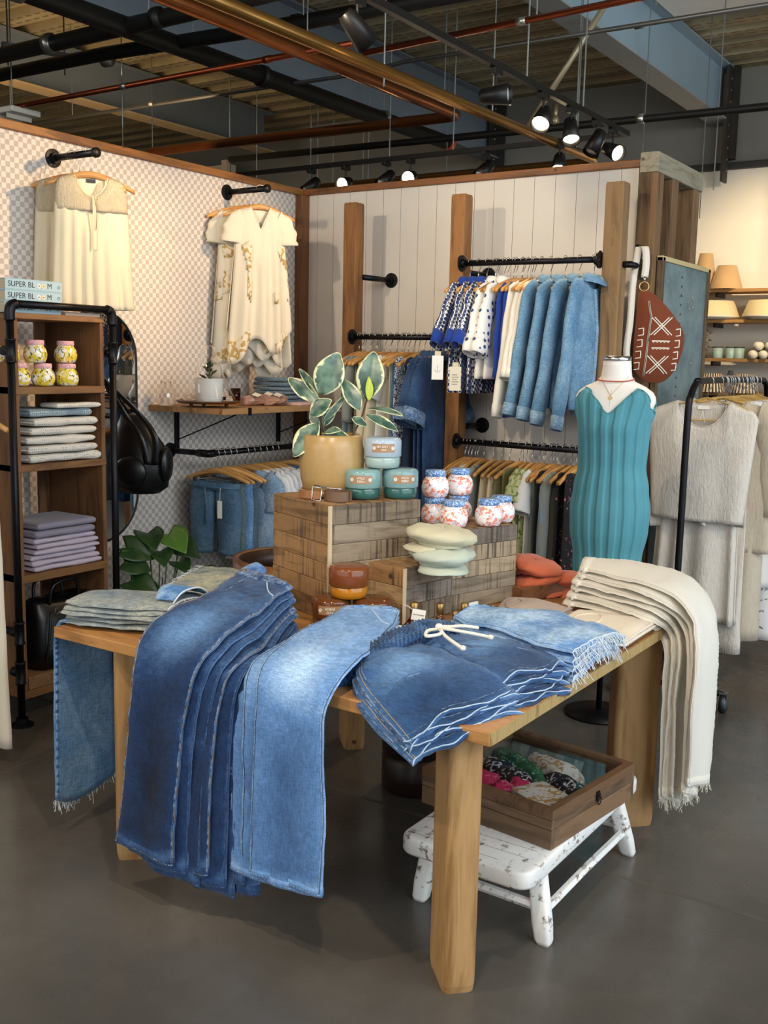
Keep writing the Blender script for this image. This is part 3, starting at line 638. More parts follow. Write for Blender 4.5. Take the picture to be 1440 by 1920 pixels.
# ================================================================ UNDER THE TABLE: painted bench and glazed case
a = NT('worn_white_paint', .6); v = a.coord(); m1 = a.noise(v, 24, 5, .7); m2 = a.noise(a.coord((1, .15, 1)), 60, 3)
chip = a.ramp(a.math('ADD', a.math('MULTIPLY', m1, .65), a.math('MULTIPLY', m2, .35)), [(.385, 1.0), (.45, 0.0)])
a.base(a.mix(chip, a.mix(m2, srgb('e6e6e2'), srgb('f5f4f0')), srgb('7d6a56'))); a.bump(chip, .5, .003); WORN = a.m
SZ = .245
t = empty('painted_bench', (2.02, -1.36, 0), 0, 'low white bench with chipped paint under the display table', 'bench')
def slab(w, d, z0, z1, r=.05, seed=1):
    pts = rrect(w, d, r, 6); R = []
    for z, s in ((z0, .985), (z0+.008, 1), (z1-.01, 1), (z1-.003, .99), (z1, .965)):
        R.append([(x*s*(1+.006*nz(x, y, z, 12, seed)), y*(1-(1-s)*.5)*(1+.004*nz(y, x, z, 10, seed)), z) for x, y in pts])
    return rings(R)
ob('seat', slab(.43, .88, SZ-.052, SZ), WORN, t, True)
for i in range(15): ob('crack', box(-.19+rnd.uniform(0, .05), .19-rnd.uniform(0, .12), -.40+i*.055, -.3985+i*.055, SZ-.003, SZ+.0004), plain('8c8578', .8), t)
LG = [(.185, -.31, .225, -.335), (-.17, -.31, -.19, -.335), (.185, .29, .225, .33), (-.17, .29, -.19, .33)]
for x, y, bx, by in LG:
    R = []
    for z, s in ((0, .72), (.012, .95), (.06, 1.08), (SZ-.05, .98)):
        f = z/(SZ-.05); R.append([(bx+(x-bx)*f+px*s, by+(y-by)*f+py*s, z) for px, py in rrect(.052, .042, .012, 3)])
    ob('leg', rings(R), WORN, t, True)
for (x0, y0, x1, y1) in ((.21, -.31, .21, .31), (-.18, -.31, -.18, .31), (-.18, -.325, .205, -.325), (-.18, .32, .205, .32)):
    z = .085 if x0 == x1 else .10; ob('stretcher', tube([(x0, y0, z), ((x0+x1)/2, (y0+y1)/2, z+.004), (x1, y1, z)], .014, 6), WORN, t)
ob('apron', box(.150, .178, -.29, .27, SZ-.075, SZ-.051), WORN, t, bevel=.006)
# case
CW = wood('7d6248', '4a3726', 'X', 1.1, .6); CWY = wood('806348', '4b3626', 'Y', 1.1, .6); CIN = wood('6e6f64', '474940', 'Y', 1.2, .7)
CA, CB, CH = .48, .50, .12
t = empty('display_case', (2.222, -1.625, SZ+.0015), math.radians(-7), 'wooden display case with a glass lid full of bandanas, on the white bench', 'case')
# local: x from -CA to 0, y from 0 to CB
for nm, b_, m_ in (('side_board', box(-CA, 0, 0, .016, .0, .058), CW), ('side_board', box(-CA, 0, 0, .016, .0595, .088), CW), ('side_board', box(-.016, 0, .0165, CB-.0165, 0, .058), CWY), ('side_board', box(-.016, 0, .0165, CB-.0165, .0595, .088), CWY),
  ('side_board', box(-CA, 0, CB-.016, CB, 0, .088), CW), ('side_board', box(-CA, -CA+.016, .0165, CB-.0165, 0, .088), CIN), ('bottom_board', box(-CA+.016, -.016, .016, CB-.016, 0, .006), CWY)):
    ob(nm, b_, m_, t, bevel=.0015, seg=1)
lid = ob('lid_frame', join(box(-CA, 0, 0, .026, .090, CH), box(-CA, 0, CB-.026, CB, .090, CH), box(-CA, -CA+.026, .026, CB-.026, .090, CH), box(-.026, 0, .026, CB-.026, .090, CH)), wood('8b6848', '5a3f2a', 'Y', 1.2, .55), t)
ob('glass_pane', box(-CA+.02, -.02, .02, CB-.02, .106, .109), TGLASS, lid)
lt = ob('latch', join(xf(cyl(.012, 0, .004, 12), (.0015, .26, .085), 0, 0, math.pi/2), box(.0, .005, .252, .268, .07, .1)), plain('2a2522', .4, .7), t)
ob('latch_ring', tube([(.008, .26+.01*math.cos(i*.6), .072+.013*math.sin(i*.6)) for i in range(11)], .0018, 6), plain('2a2522', .4, .7), lt, True)
def rag(loc, rz, L, w, h, mat, label, seed, tie=None):
    t = empty('bandana', loc, rz, label, 'bandana'); R = []
    for i in range(31):
        f = i/30; s = math.sin(math.pi*min(.97, max(.03, f)))**.35*(1 - (.45*math.exp(-((f-.5)/.07)**2) if tie else 0))
        R.append([(-L/2+L*f, w/2*s*math.cos(an)*(1+.12*nz(f*4, an, seed, 1)+.09*math.sin(3*an+f*16)), max(.0, h/2+h/2*s*math.sin(an)*(1+.18*nz(f*5, an, seed, 1.5)+.10*math.sin(3*an+f*16)))) for an in [2*math.pi*j/30 for j in range(30)]])
    ob('roll', rings(R), mat, t, True)
    if tie: ob('tie', tube([(.0, w*.30*math.cos(q*.5), h/2+h*.30*math.sin(q*.5)) for q in range(13)], .0022, 6), tie, t, True)
    return t
def printed(base, ink, sc, name, th=.5):
    a = NT(name, .9); v = a.coord(); vo = a.n('TexVoronoi', {'Vector': v, 'Scale': sc}, feature='DISTANCE_TO_EDGE').outputs['Distance']; n_ = a.noise(v, sc*.9, 2, .5, 1)
    m_ = a.math('MULTIPLY', a.ramp(vo, [(.10, 1.0), (.14, 0.0)]), a.ramp(n_, [(th, 0.0), (th+.04, 1.0)])); a.base(a.mix(m_, srgb(base), srgb(ink))); a.bump(n_, .1, .003); return a.m
def dots(base, ink, sc, r, name, rough=.85):
    a = NT(name, rough); v = a.coord(); vo = a.n('TexVoronoi', {'Vector': v, 'Scale': sc, 'Randomness': .25}).outputs['Distance']
    a.base(a.mix(a.ramp(vo, [(r, 1.0), (r+.04, 0.0)]), srgb(base), srgb(ink))); a.bump(a.noise(v, 200, 2), .1, .002); return a.m
NAVYB = printed('14161d', 'c9cad0', 42, 'navy_bandana'); GRB = dots('1f5a3a', '6fae86', 60, .3, 'green_dots'); WHB = printed('d9d6cf', 'b48a4e', 34, 'cream_bandana', .48); PKB = printed('b0184e', 'd0708c', 60, 'magenta_bandana', .55)
z = SZ+.009
rag((1.92, -1.24, z), -.55, .30, .085, .085, GRB, 'green dotted bandana roll in the display case', 1)
rag((2.02, -1.17, z), -.5, .28, .11, .075, WHB, 'white floral bandana roll lying behind the green one in the case', 2)
rag((1.93, -1.33, z), -.5, .30, .10, .08, NAVYB, 'navy patterned bandana roll in front of the green one', 3)
rag((2.12, -1.29, z), -.5, .22, .095, .07, NAVYB, 'navy patterned bandana roll in the right of the case', 4)
rag((1.865, -1.44, z), .9, .17, .085, .085, PKB, 'magenta bandana tied in a roll by the left wall of the case', 5, plain('e0b0b8', .8))
rag((1.985, -1.42, z), 1.0, .15, .08, .08, PKB, 'second magenta bandana tied with string, near the centre of the case', 6, plain('d8a8a0', .8))
rag((1.925, -1.535, z), -.13, .26, .05, .05, printed('5e3a40', 'caa8a4', 60, 'plum_bandana'), 'plum and pink striped scarf along the front of the case', 7)
rag((2.10, -1.535, z), -.10, .17, .055, .05, printed('6b4a4c', 'b89a94', 60, 'mauve_bandana'), 'mauve scarf under the folded cream bandana', 8)
t = empty('bandana', (2.105, -1.44, z+.045), -.5, 'folded cream bandana with brown floral print, on top in the case', 'bandana')
for k in range(3): ob('fold', rings([[(x, y, k*.009+zz+.006*nz(x, y, k, 12)) for x, y in rrect(.19-.01*k+e, .13+e, .02)] for e, zz in ((-.006, 0), (0, .003), (0, .006), (-.008, .0085))]), WHB, t, True)
t = empty('swatch_card', (1.98, -1.165, SZ+.05), -.12, 'card of grey-green striped ribbon swatches leaning inside the case', 'card')
for k in range(8): ob('swatch', xf(box(-.14+k*.035, -.107+k*.035, 0, .003, 0, .05), (0, .0, 0), 0, -.5), plain(('6f7f7c', '8a9894', '5f6f70', '7c8a84')[k % 4], .7), t)
# dark round stool far under the table
t = empty('dark_drum', (1.36, -.98, 0), 0, 'dark brown turned drum stool in shadow under the table', 'stool')
ob('drum', lathe([(.12, 0), (.13, .01), (.13, .13), (.12, .14), (.13, .15), (.135, .28), (.12, .3), (.13, .31), (.13, .42), (.11, .44), (.001, .44)], 32), plain('2c1d16', .4, 0, .1), t, True)
# ================================================================ FOLDED CLOTHES ON THE TABLE
class Sheet:
    """cloth surface through a grid of control points: G[i][j], i along, j across"""
    def __init__(s, G, th=.012, k=6, ka=5, wr=.004, ws=9, seed=0, up=(0, 0, 1), rp=0, rf=60, wave=0, wn=1.5, hw=0):
        cols = list(zip(*[spline(r, ka) for r in G])); cols = [spline(c, k) for c in cols]; s.P = [list(r) for r in zip(*cols)]
        s.ni = len(s.P); s.nj = len(s.P[0]); s.th = th; prev = Vector(up); s.N = []
        for i in range(s.ni):
            row = []
            for j in range(s.nj):
                a_ = s.P[min(i+1, s.ni-1)][j]-s.P[max(i-1, 0)][j]; b_ = s.P[i][min(j+1, s.nj-1)]-s.P[i][max(j-1, 0)]; n_ = a_.cross(b_)
                n_ = n_.normalized() if n_.length > 1e-9 else prev.copy()
                if n_.dot(prev) < 0: n_ = -n_
                row.append(n_)
            prev = row[s.nj//2]; s.N.append(row)
        for i in range(s.ni):
            for j in range(s.nj):
                p = s.P[i][j]; e = wr*nz(p.x, p.y, p.z*.5, ws, seed) + wr*.5*nz(p.x, p.y, p.z, ws*2.6, seed+3) + wr*.32*(1-2*abs(nz(p.x+.3*p.y, p.y*.6, p.z*.6, ws*4, seed+9)))
                if rp: e += rp*math.sin(rf*(p.x+p.y*.7)+3*nz(p.x, p.y, p.z, 20, seed))
                fi = i/(s.ni-1); u = j/(s.nj-1)
                if wave: e += wave*max(0, (fi-.4)/.6)**1.2*math.sin(u*6.283*wn+seed*1.9+fi*1.5)
                q = p + s.N[i][j]*e
                if hw: q = q + (s.P[i][j]-s.P[max(0, i-1)][j]).normalized()*(hw*max(0, (fi-.75)/.25)*math.sin(u*11+seed*2.3)) if i else q
                s.P[i][j] = q
    def at(s, fi, u, side=1, lift=0):
        x = max(0, min(.9999, fi))*(s.ni-1); i = int(x); f = x-i; y = max(0, min(.9999, u))*(s.nj-1); j = int(y); g = y-j
        p = (s.P[i][j]*(1-f)+s.P[i+1][j]*f)*(1-g)+(s.P[i][j+1]*(1-f)+s.P[i+1][j+1]*f)*g; n_ = s.N[i][j]
        return p + n_*side*(s.hh(u)+lift)
    def hh(s, u): return s.th/2*max(.0, 1-abs(2*u-1)**8)**.5 + .0004
    def geo(s, i0=0, i1=1, grow=0):
        a_, b_ = int(i0*(s.ni-1)), max(int(i1*(s.ni-1)), int(i0*(s.ni-1))+1); R = []
        for i in range(a_, b_+1):
            top = [s.P[i][j]+s.N[i][j]*(s.hh(j/(s.nj-1))+grow) for j in range(s.nj)]
            bot = [s.P[i][j]-s.N[i][j]*(s.hh(j/(s.nj-1))+grow) for j in range(s.nj-1, -1, -1)]
            if grow:
                d = (top[0]-top[-1]).normalized()*grow; top[0] += d; bot[-1] += d; top[-1] -= d; bot[0] -= d
            R.append(top+bot)
        return rings(R)
    def wear(s):  # painted highlight at the bend and shade below it, plus worn seams and hem
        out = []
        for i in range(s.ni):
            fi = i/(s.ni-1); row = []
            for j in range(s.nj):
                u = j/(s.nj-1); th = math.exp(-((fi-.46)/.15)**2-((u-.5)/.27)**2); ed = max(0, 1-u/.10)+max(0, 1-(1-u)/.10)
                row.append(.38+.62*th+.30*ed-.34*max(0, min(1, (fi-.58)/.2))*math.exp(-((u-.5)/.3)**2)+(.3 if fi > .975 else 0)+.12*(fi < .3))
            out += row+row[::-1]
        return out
    def seam(s, u, i0=0, i1=1, r=.001, side=1, lift=0, n=40): return tube([s.at(i0+(i1-i0)*k/n, u, side, lift) for k in range(n+1)], r, 4)
    def pucker(s, u, i0=0, i1=1, r=.0028, side=1, lift=0, n=150): return tube([s.at(i0+(i1-i0)*k/n, u, side, lift) for k in range(n+1)], [r*(1.0 if k % 2 else .55)*(1+.15*math.sin(k*1.3)) for k in range(n+1)], 5)
    def cross(s, fi, u0=0.02, u1=.98, r=.001, side=1, lift=0, n=16, wob=0): return tube([s.at(fi+wob*math.sin(k*1.7), u0+(u1-u0)*k/n, side, lift) for k in range(n+1)], r, 4)
STITCH = plain('b59a6a', .8, 0, .05); PALEB = cloth('b9cfe2', 200, .1); NAVYI = plain('1d2b45', .9)
def pucker(base):      # raised seam material
    return denim(base, 'a9bed6', None, 55, 'seam', .55)
def garment_sheet(name, S, mat, label, cat, group=None, seam=None, stitch=STITCH, hem=True, waist=None, outer=(.05,), buttons=False, origin=None):
    o = origin or S.at(0, .5); t = empty(name, (0, 0, 0), 0, label, cat, group)
    t.location = o
    def part(nm, VF, m, sm=True):
        c = ob(nm, ([v-o for v in map(Vector, VF[0])], VF[1]), m, t, sm); return c
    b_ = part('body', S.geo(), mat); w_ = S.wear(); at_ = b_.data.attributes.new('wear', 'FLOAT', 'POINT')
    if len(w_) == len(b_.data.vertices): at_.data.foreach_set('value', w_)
    for u in outer:
        if seam: part('seam', S.pucker(u, .03, .99, .0030, 1, -.0010), seam)
    if stitch:
        part('stitching', join(*[S.seam(u+.022, .03, .99, .0006, 1, .0001) for u in outer]), stitch, False)
    if hem:
        hb = part('hem', S.geo((S.ni-1.9)/(S.ni-1), 1, .0012), mat); at_ = hb.data.attributes.new('wear', 'FLOAT', 'POINT'); at_.data.foreach_set('value', [.5]*len(hb.data.vertices))
        part('hem_edge', tube([S.at(.995, .01+.98*k/50, 1, -.001) for k in range(51)], [.0034 if k % 2 else .002 for k in range(51)], 5), seam or mat)
    if waist: part('waistband', S.geo(0, waist, .0022), seam or mat)
    return t, part
# ---- dark flared jeans, a stack of eight hanging over the front edge
DK = denim_worn_lit('1f3a64', '5f86b6', '101e34', 'dark_denim'); DKL = denim('2a4670', '5a7aa6', None, 55, 'seam', .5); DKS = pucker('2b4a78')
def dark_grid(k):
    sx = (0, .014, .042, .058, .084, .094, .118, .136)[k]; dz = .0215*k+.004*math.sin(k*2.7); dy = .013*k; hz = -.012*(k % 3)-.01*(k > 3)
    rowsL = [(1.10, -1.69, .93), (1.12, -1.80, .915), (1.15, -1.93, .893), (1.125, -2.04, .87), (1.10, -2.13, .81), (1.13, -2.195, .72), (1.117, -2.205, .56), (1.085, -2.20, .36), (1.045, -2.20, .165)]
    rowsR = [(1.34, -1.72, .915), (1.355, -1.80, .905), (1.395, -1.93, .885), (1.41, -2.03, .87), (1.405, -2.12, .835), (1.385, -2.19, .76), (1.345, -2.20, .62), (1.315, -2.20, .42), (1.292, -2.20, .155)]
    G = []
    for i, (a_, b_) in enumerate(zip(rowsL, rowsR)):
        hang = i/8; sh = sx*(.45+.75*hang)+.012*k*hang; dzz = dz*(1 if i < 4 else .6 if i == 4 else .2 if i == 5 else 0) + (hz*hang*-1 if i > 6 else 0)
        yy = dy*(0 if i < 3 else (.4 if i == 3 else 1)) - .006*k*(i < 3)
        L_ = Vector(a_)+Vector((sh+.01*k*(i > 3), yy, -dzz)); R_ = Vector(b_)+Vector((sh, yy, -dzz))
        if i == 8: L_.z -= .012*(k % 4) + .02*(k > 2); R_.z -= .016*(k % 3)+.012*(k > 2)
        m_ = (L_+R_)/2+Vector((0, -.006 if i > 4 else 0, .006 if i < 4 else 0)); G.append([L_, m_, R_])
    return G
for k in range(7, -1, -1):
    S = Sheet(dark_grid(k), .015, 6, 6, .007 if k else .011, 7, k, wave=.010 if k else .007, wn=1.2)
    lb = 'topmost dark blue flared jeans of the stack, button and pocket showing' if k == 0 else ('lowest dark blue flared jeans of the stack at the front edge of the table' if k == 7 else '%s dark blue flared jeans from the top of the hanging stack' % ORD[k])
    t, part = garment_sheet('folded_jeans', S, DK, lb, 'jeans', 'dark flared jeans stacked at the front edge', DKS if k in (0, 3) else DKL, STITCH if k in (0, 3) else None, True, .07, (.035, .96) if k == 0 else (.965,))
    if k == 0:
        part('pocket_seam', tube([S.at(.07+.10*math.sin(math.pi*q/12*.5), .62+.33*q/12, 1, .0005) for q in range(13)], .0022, 5), PALEB)
        part('fly_seam', tube([S.at(.02+.2*q/10, .28+.03*math.sin(q*.3), 1, .0005) for q in range(11)], .0018, 5), DKS)
        for u in (.45, .8): part('belt_loop', join(xf(box(-.005, .005, -.02, .02, 0, .003), S.at(.035, u, 1, .003), .15)), DKS, False)
        bp = S.at(.035, .14, 1, .003); part('button', join(xf(lathe([(.009, 0), (.009, .003), (.006, .0045), (.001, .004)], 16), bp)), plain('b08a5a', .3, .8, .05))
    else:
        bp = S.at(.03, .99, 1, .0); part('waist_loop', xf(box(-.004, .003, -.008, .008, -.008, .004), bp), DKS, False)
# back rise of the top pair, paler inside
S = Sheet([[(1.0, -1.60, .90), (1.06, -1.575, .935), (1.13, -1.60, .925)], [(1.02, -1.66, .87), (1.08, -1.65, .895), (1.16, -1.66, .90)]], .006, 6, 5, .002)
part('inner_waistband', S.geo(), denim('3e66a8', '7fa6da', None, 14))
# ---- light blue jeans over the front edge, three pairs
LT = denim_worn_lit('6490c8', 'a6c8ee', '44689a', 'light_denim'); LTS = pucker('6f97c4')
def light_grid(k):
    rowsL = [(1.455, -1.61, .845), (1.49, -1.76, .835), (1.505, -1.92, .825), (1.53, -2.05, .81), (1.55, -2.13, .77), (1.565, -2.155, .69), (1.557, -2.155, .56), (1.552, -2.155, .36), (1.545, -2.155, .195)]
    rowsR = [(1.62, -1.53, .84), (1.70, -1.68, .84), (1.765, -1.87, .83), (1.80, -2.02, .82), (1.81, -2.11, .79), (1.80, -2.15, .72), (1.798, -2.15, .60), (1.81, -2.15, .42), (1.80, -2.15, .205)]
    G = []
    for i, (a_, b_) in enumerate(zip(rowsL, rowsR)):
        h = i/8; sh = -.055*k*min(1, h*2.0); v = Vector((sh, .013*k if i > 3 else .0, -.02*k if i < 4 else (-.012*k if i == 4 else 0)))
        L_ = Vector(a_)+v; R_ = Vector(b_)+v*1.0+Vector((.04*k*h, 0, 0))
        if i == 8: L_.z -= .014*k; R_.z -= .012*k
        G.append([L_, (L_+R_)/2+Vector((0, -.006 if i > 4 else 0, .008 if i < 4 else 0)), R_])
    return G
for k in range(2, -1, -1):
    S = Sheet(light_grid(k), .015, 6, 6, .009, 7, k+20, wave=.008, wn=1.0)
    t, part = garment_sheet('folded_jeans', S, LT, ('top pair of light blue jeans hanging over the front edge', 'middle pair of light blue jeans hanging over the front edge', 'bottom pair of light blue jeans, only its left seam and hem showing')[k], 'jeans', 'light blue jeans hanging at the front edge', LTS, NAVYI, True, .06, (.045, .95))
    if k == 0:
        part('pocket_seam', tube([S.at(.04+.10*math.sin(math.pi*q/12*.5), .55+.38*q/12, 1, .0005) for q in range(13)], .0022, 5), PALEB)
        for u in (.35, .75): part('belt_loop', xf(box(-.005, .005, -.02, .02, 0, .003), S.at(.03, u, 1, .003), -.5), LTS, False)
# ---- grey-blue stack with frayed ends at the left end of the table
GB = denim('6e7f8c', 'a7aa9f', None, 5, 'grey_denim', .8); GBB = denim('557fa8', '8aa9c4', None, 5, 'worn_denim', .7)
def threads(pts, L, n, r=.0007, seed=0, down=(0, 0, -1), spread=.6):
    rr = random.Random(seed); out = []
    for q in range(n):
        f = rr.random()*(len(pts)-1); i = int(f); p = Vector(pts[i]).lerp(Vector(pts[min(i+1, len(pts)-1)]), f-i); d = Vector(down)+Vector((rr.uniform(-spread, spread), rr.uniform(-spread, spread), rr.uniform(-spread, spread)*.5)); l = L*rr.uniform(.4, 1.2)
        out.append(tube([p, p+d*l*.5, p+d*l*.8+Vector((rr.uniform(-.3, .3)*l, 0, -l*.3))], r, 3, cap=False))
    return join(*out)
FR = cloth('d5dfe6', 200, .1)
def grey_grid(k):
    z = .757+.0165*k; e = .012*math.sin(k*2.1)
    F = [(.636, -2.055+e, z-.004), (.72, -2.06+e, z), (.84, -2.02, z), (.95, -1.975+e, z+.004), (1.0+e*.8, -1.94, z+.002)]
    B = [(.64, -1.89, z+.002), (.74, -1.83+e, z+.006), (.86, -1.78, z+.010), (.97, -1.75+e, z+.012), (1.035+e, -1.76, z+.006)]
    return [[Vector(a_), (Vector(a_)+Vector(b_))/2+Vector((0, 0, .012+.012*(i > 2))), Vector(b_)] for i, (a_, b_) in enumerate(zip(F, B))]
for k in range(5):
    S = Sheet(grey_grid(k), .014, 5, 6, .007, 9, k+40)
    t, part = garment_sheet('folded_shorts', S, GB, 'lowest of the faded grey-blue cut-offs on the left corner of the table' if k == 0 else ('topmost faded beige-grey cut-offs on the left corner, frayed end opened' if k == 4 else '%s faded grey-blue cut-offs from the bottom of the left corner stack' % ORD[k]), 'shorts', 'faded cut-offs on the left corner', None, None, False, None, ())
    part('frayed_hem', S.cross(.995, .0, 1, .0032, 1, 0, 24, .003), FR)
    c = part('fringe', threads([S.at(.99, q/10, 1) for q in range(11)], .016, 40, .0007, k, (.8, -.2, -.2)), FR, False); c['kind'] = 'stuff'
    if k == 4:
        part('inner_cloth', Sheet([[S.at(.70, .25, 1, .006), S.at(.66, .5, 1, .03), S.at(.70, .8, 1, .008)], [S.at(.96, .2, 1, .01), S.at(.99, .5, 1, .035), S.at(.97, .85, 1, .012)]], .004, 5, 5).geo(), denim('4f7cb4', 'a9cbe8', None, 12))
        part('inner_hem', tube(spline([S.at(.99, .15, 1, .006), S.at(1, .35, 1, .03), S.at(1, .6, 1, .034), S.at(.99, .85, 1, .012), S.at(.85, .95, 1, .004)], 5), .003, 6), FR)
# the leg hanging down the left side
G = [[(.78, -2.045, .762), (.78, -1.94, .765), (.78, -1.84, .762)], [(.66, -2.06, .762), (.66, -1.95, .766), (.66, -1.83, .762)], [(.615, -2.07, .735), (.612, -1.95, .735), (.614, -1.825, .735)], [(.61, -2.075, .6), (.60, -1.95, .6), (.607, -1.82, .6)], [(.61, -2.08, .35), (.60, -1.95, .35), (.607, -1.82, .35)], [(.612, -2.082, .135), (.60, -1.98, .10), (.607, -1.81, .145)]]
S = Sheet(G, .008, 6, 5, .006, 6, 60, (0, 0, 1))
t, part = garment_sheet('folded_jeans', S, GBB, 'worn blue jeans leg with frayed hem hanging down the left end of the table', 'jeans', None, pucker('6f93b8'), None, False, None, (.06,))
ob('inner_seam', ([v-t.location for v in map(Vector, S.seam(.06, .03, .99, .003, -1, -.001)[0])], S.seam(.06, .03, .99, .003, -1)[1]), pucker('6f93b8'), t, True)
for u in (.05, .085):
    ob('seam_pucker', ([v-t.location for v in map(Vector, join(*[xf(ellipsoid((0, 0, 0), (.0022, .005, .0065), 6, 4), S.at(.42+.56*q/22, u, -1, .0005)) for q in range(23)])[0])], join(*[xf(ellipsoid((0, 0, 0), (.0022, .005, .0065), 6, 4), S.at(.42+.56*q/22, u, -1, .0005)) for q in range(23)])[1]), denim('2f5283', '5079ab', None, 9), t, True)['kind'] = 'stuff'
part('fringe', threads([S.at(.998, q/10, 1) for q in range(11)], .03, 60, .0008, 5, (0, 0, -1)), FR, False)['kind'] = 'stuff'
# frayed grey pair lying behind
for k in range(2):
    z = .762+.026*k; S = Sheet([[(.62, -1.54, z), (.60, -1.42, z+.012), (.56, -1.30, z+.016)], [(.74, -1.60, z+.012), (.74, -1.44, z+.035), (.74, -1.30, z+.03)], [(.90, -1.68, z+.008), (.93, -1.52, z+.03), (.96, -1.40, z+.02)]], .02, 6, 5, .01, 9, 70+k)
    t, part = garment_sheet('folded_shorts', S, denim('70848a', 'b0b09a', None, 7), ('lower', 'upper')[k]+' grey-beige frayed shorts lying behind the faded cut-offs', 'shorts', None, None, None, False, None, ())
    part('fringe', threads([S.at(.0, q/10, 1) for q in range(11)], .03, 70, .0008, 5, (-.8, 0, .1)), FR, False)['kind'] = 'stuff'

# ---- drawstring shorts at the near corner, five in a stack
DS = denim_worn_lit('355988', '668dbb', '203a5f', 'mid_denim'); DSS = pucker('33557f')
def legs_grid(k, leg):
    z = -.0125*k; v = Vector((.004*math.sin(k*2), -.014*k, z-.028))
    if leg == 0:   # back leg, hem towards the right edge
        G = [[(1.80, -1.76, .835), (1.80, -1.67, .85), (1.83, -1.58, .835)], [(1.92, -1.79, .84), (1.93, -1.65, .855), (1.96, -1.525, .835)], [(2.06, -1.84, .835), (2.08, -1.67, .85), (2.09, -1.51, .83)], [(2.165, -1.87, .825), (2.21, -1.71, .83), (2.215, -1.56, .81)]]
        return [[Vector(p)+v+Vector((.009*k*(i == 3), 0, 0)) for p in r] for i, r in enumerate(G)]
    G = [[(1.74, -1.90, .825), (1.76, -1.85, .85), (1.79, -1.74, .85)], [(1.81, -2.03, .80), (1.87, -1.93, .855), (1.93, -1.79, .855)], [(1.93, -2.11, .76), (2.01, -1.99, .84), (2.08, -1.83, .845)], [(2.06, -2.17, .72), (2.14, -2.08, .79), (2.21, -1.87, .82)]]
    return [[Vector(p)+Vector((v.x+.007*k*(i == 3), v.y*(.6 if j else .35), v.z*(1 if j == 2 else .95 if j else .8))) for j, p in enumerate(r)] for i, r in enumerate(G)]
for k in range(4, -1, -1):
    A = Sheet(legs_grid(k, 0), .012, 8, 8, .011, 9, 80+k, hw=.012); B = Sheet(legs_grid(k, 1), .012, 8, 8, .012, 9, 90+k, hw=.012)
    lb = 'top pair of dark denim shorts with a white cord bow at the waist' if k == 0 else ('bottom pair of dark denim shorts, its hem drooping over the near corner' if k == 4 else '%s pair from the top of the dark drawstring shorts' % ORD[k])
    t, part = garment_sheet('folded_shorts', A, DS, lb, 'shorts', 'dark drawstring shorts at the near corner', None, None, False, None, ())
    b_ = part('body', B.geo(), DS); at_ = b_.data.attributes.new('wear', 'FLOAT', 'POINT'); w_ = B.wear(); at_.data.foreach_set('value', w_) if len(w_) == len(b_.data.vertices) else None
    for S in (A, B):
        part('piped_hem', S.cross(.993, .0, 1, .0021, 1, 0, 26, .004), PALEB); part('hem_stitching', S.cross(.93, .02, .98, .0012, 1, .0), DSS)
    part('side_seam', B.seam(.03, .05, .99, .003, 1, -.001), DSS); part('side_seam', B.seam(.09, .05, .99, .0012, 1, .0), STITCH)
    if k == 0:
        part('pocket_seam', tube([B.at(.12+.5*q/14, .12+.02*q/14+.35*(max(0, q-9)/5)**2, 1, .0006) for q in range(15)], .0016, 5), DSS)
        part('pocket_seam', tube([A.at(.2+.6*q/10, .25+.5*(q/10)**2, 1, .0006) for q in range(11)], .0016, 5), DSS)
        part('fly_seam', tube([A.at(.05+.75*q/12, .03, 1, .0008) for q in range(13)], .0022, 5), DSS)
    # ruched waistband
    W0 = [(1.69, -1.92, .80), (1.72, -1.87, .838), (1.74, -1.76, .862), (1.755, -1.65, .872), (1.77, -1.585, .864), (1.775, -1.55, .85)]; W1 = [(1.785, -1.965, .80), (1.825, -1.90, .85), (1.855, -1.78, .877), (1.868, -1.665, .884), (1.872, -1.605, .868), (1.872, -1.575, .85)]
    dv = Vector((-.012*k, -.018*k, -.0125*k-.026))
    S = Sheet([[Vector(a_)+dv, (Vector(a_)+Vector(b_))/2+dv+Vector((0, 0, .006)), Vector(b_)+dv] for a_, b_ in zip(W0, W1)], .020, 30, 6, .004, 9, 7+k, (0, 0, 1), .0065, 430)
    wb_ = part('ruched_waistband', S.geo(), DS); at_ = wb_.data.attributes.new('wear', 'FLOAT', 'POINT'); at_.data.foreach_set('value', [.38+.42*math.sin(430*((v.co.x+S.at(0, .5).x*0+wb_.parent.location.x)+(v.co.y+wb_.parent.location.y)*.7)) for v in wb_.data.vertices])  # ridges painted lighter so the ruching shows
CORD = plain('e9e4d8', .85, 0, .04, 200, .4, 400)
kn = Vector((1.89, -1.735, .872)); t = empty('drawstring', kn, 0, 'white cord tied in a bow on the dark denim shorts', 'cord')
def cord(pts): return tube(spline([Vector(p) for p in pts], 6), .0052, 8)
ob('loop', cord([(0, 0, 0), (-.01, -.045, .004), (.01, -.085, .0), (.035, -.05, .004), (.005, 0, .006)]), CORD, t, True); ob('loop', cord([(0, 0, 0), (.05, .03, .012), (.09, .065, .006), (.055, .07, .002), (0, .01, .006)]), CORD, t, True)
ob('tail', cord([(0, 0, .004), (.06, .0, .006), (.11, .02, .0), (.155, .035, -.006)]), CORD, t, True); ob('tail', cord([(0, 0, .004), (.05, -.05, .0), (.10, -.085, -.004), (.14, -.10, -.012)]), CORD, t, True)
ob('knot', ellipsoid((0, 0, .008), (.012, .011, .01), 12, 8), CORD, t, True)
for e_ in ((.15, .034, -.005), (.135, -.098, -.01)): ob('cord_end', ellipsoid(e_, (.009, .009, .008), 10, 6), CORD, t, True)
t.location = kn

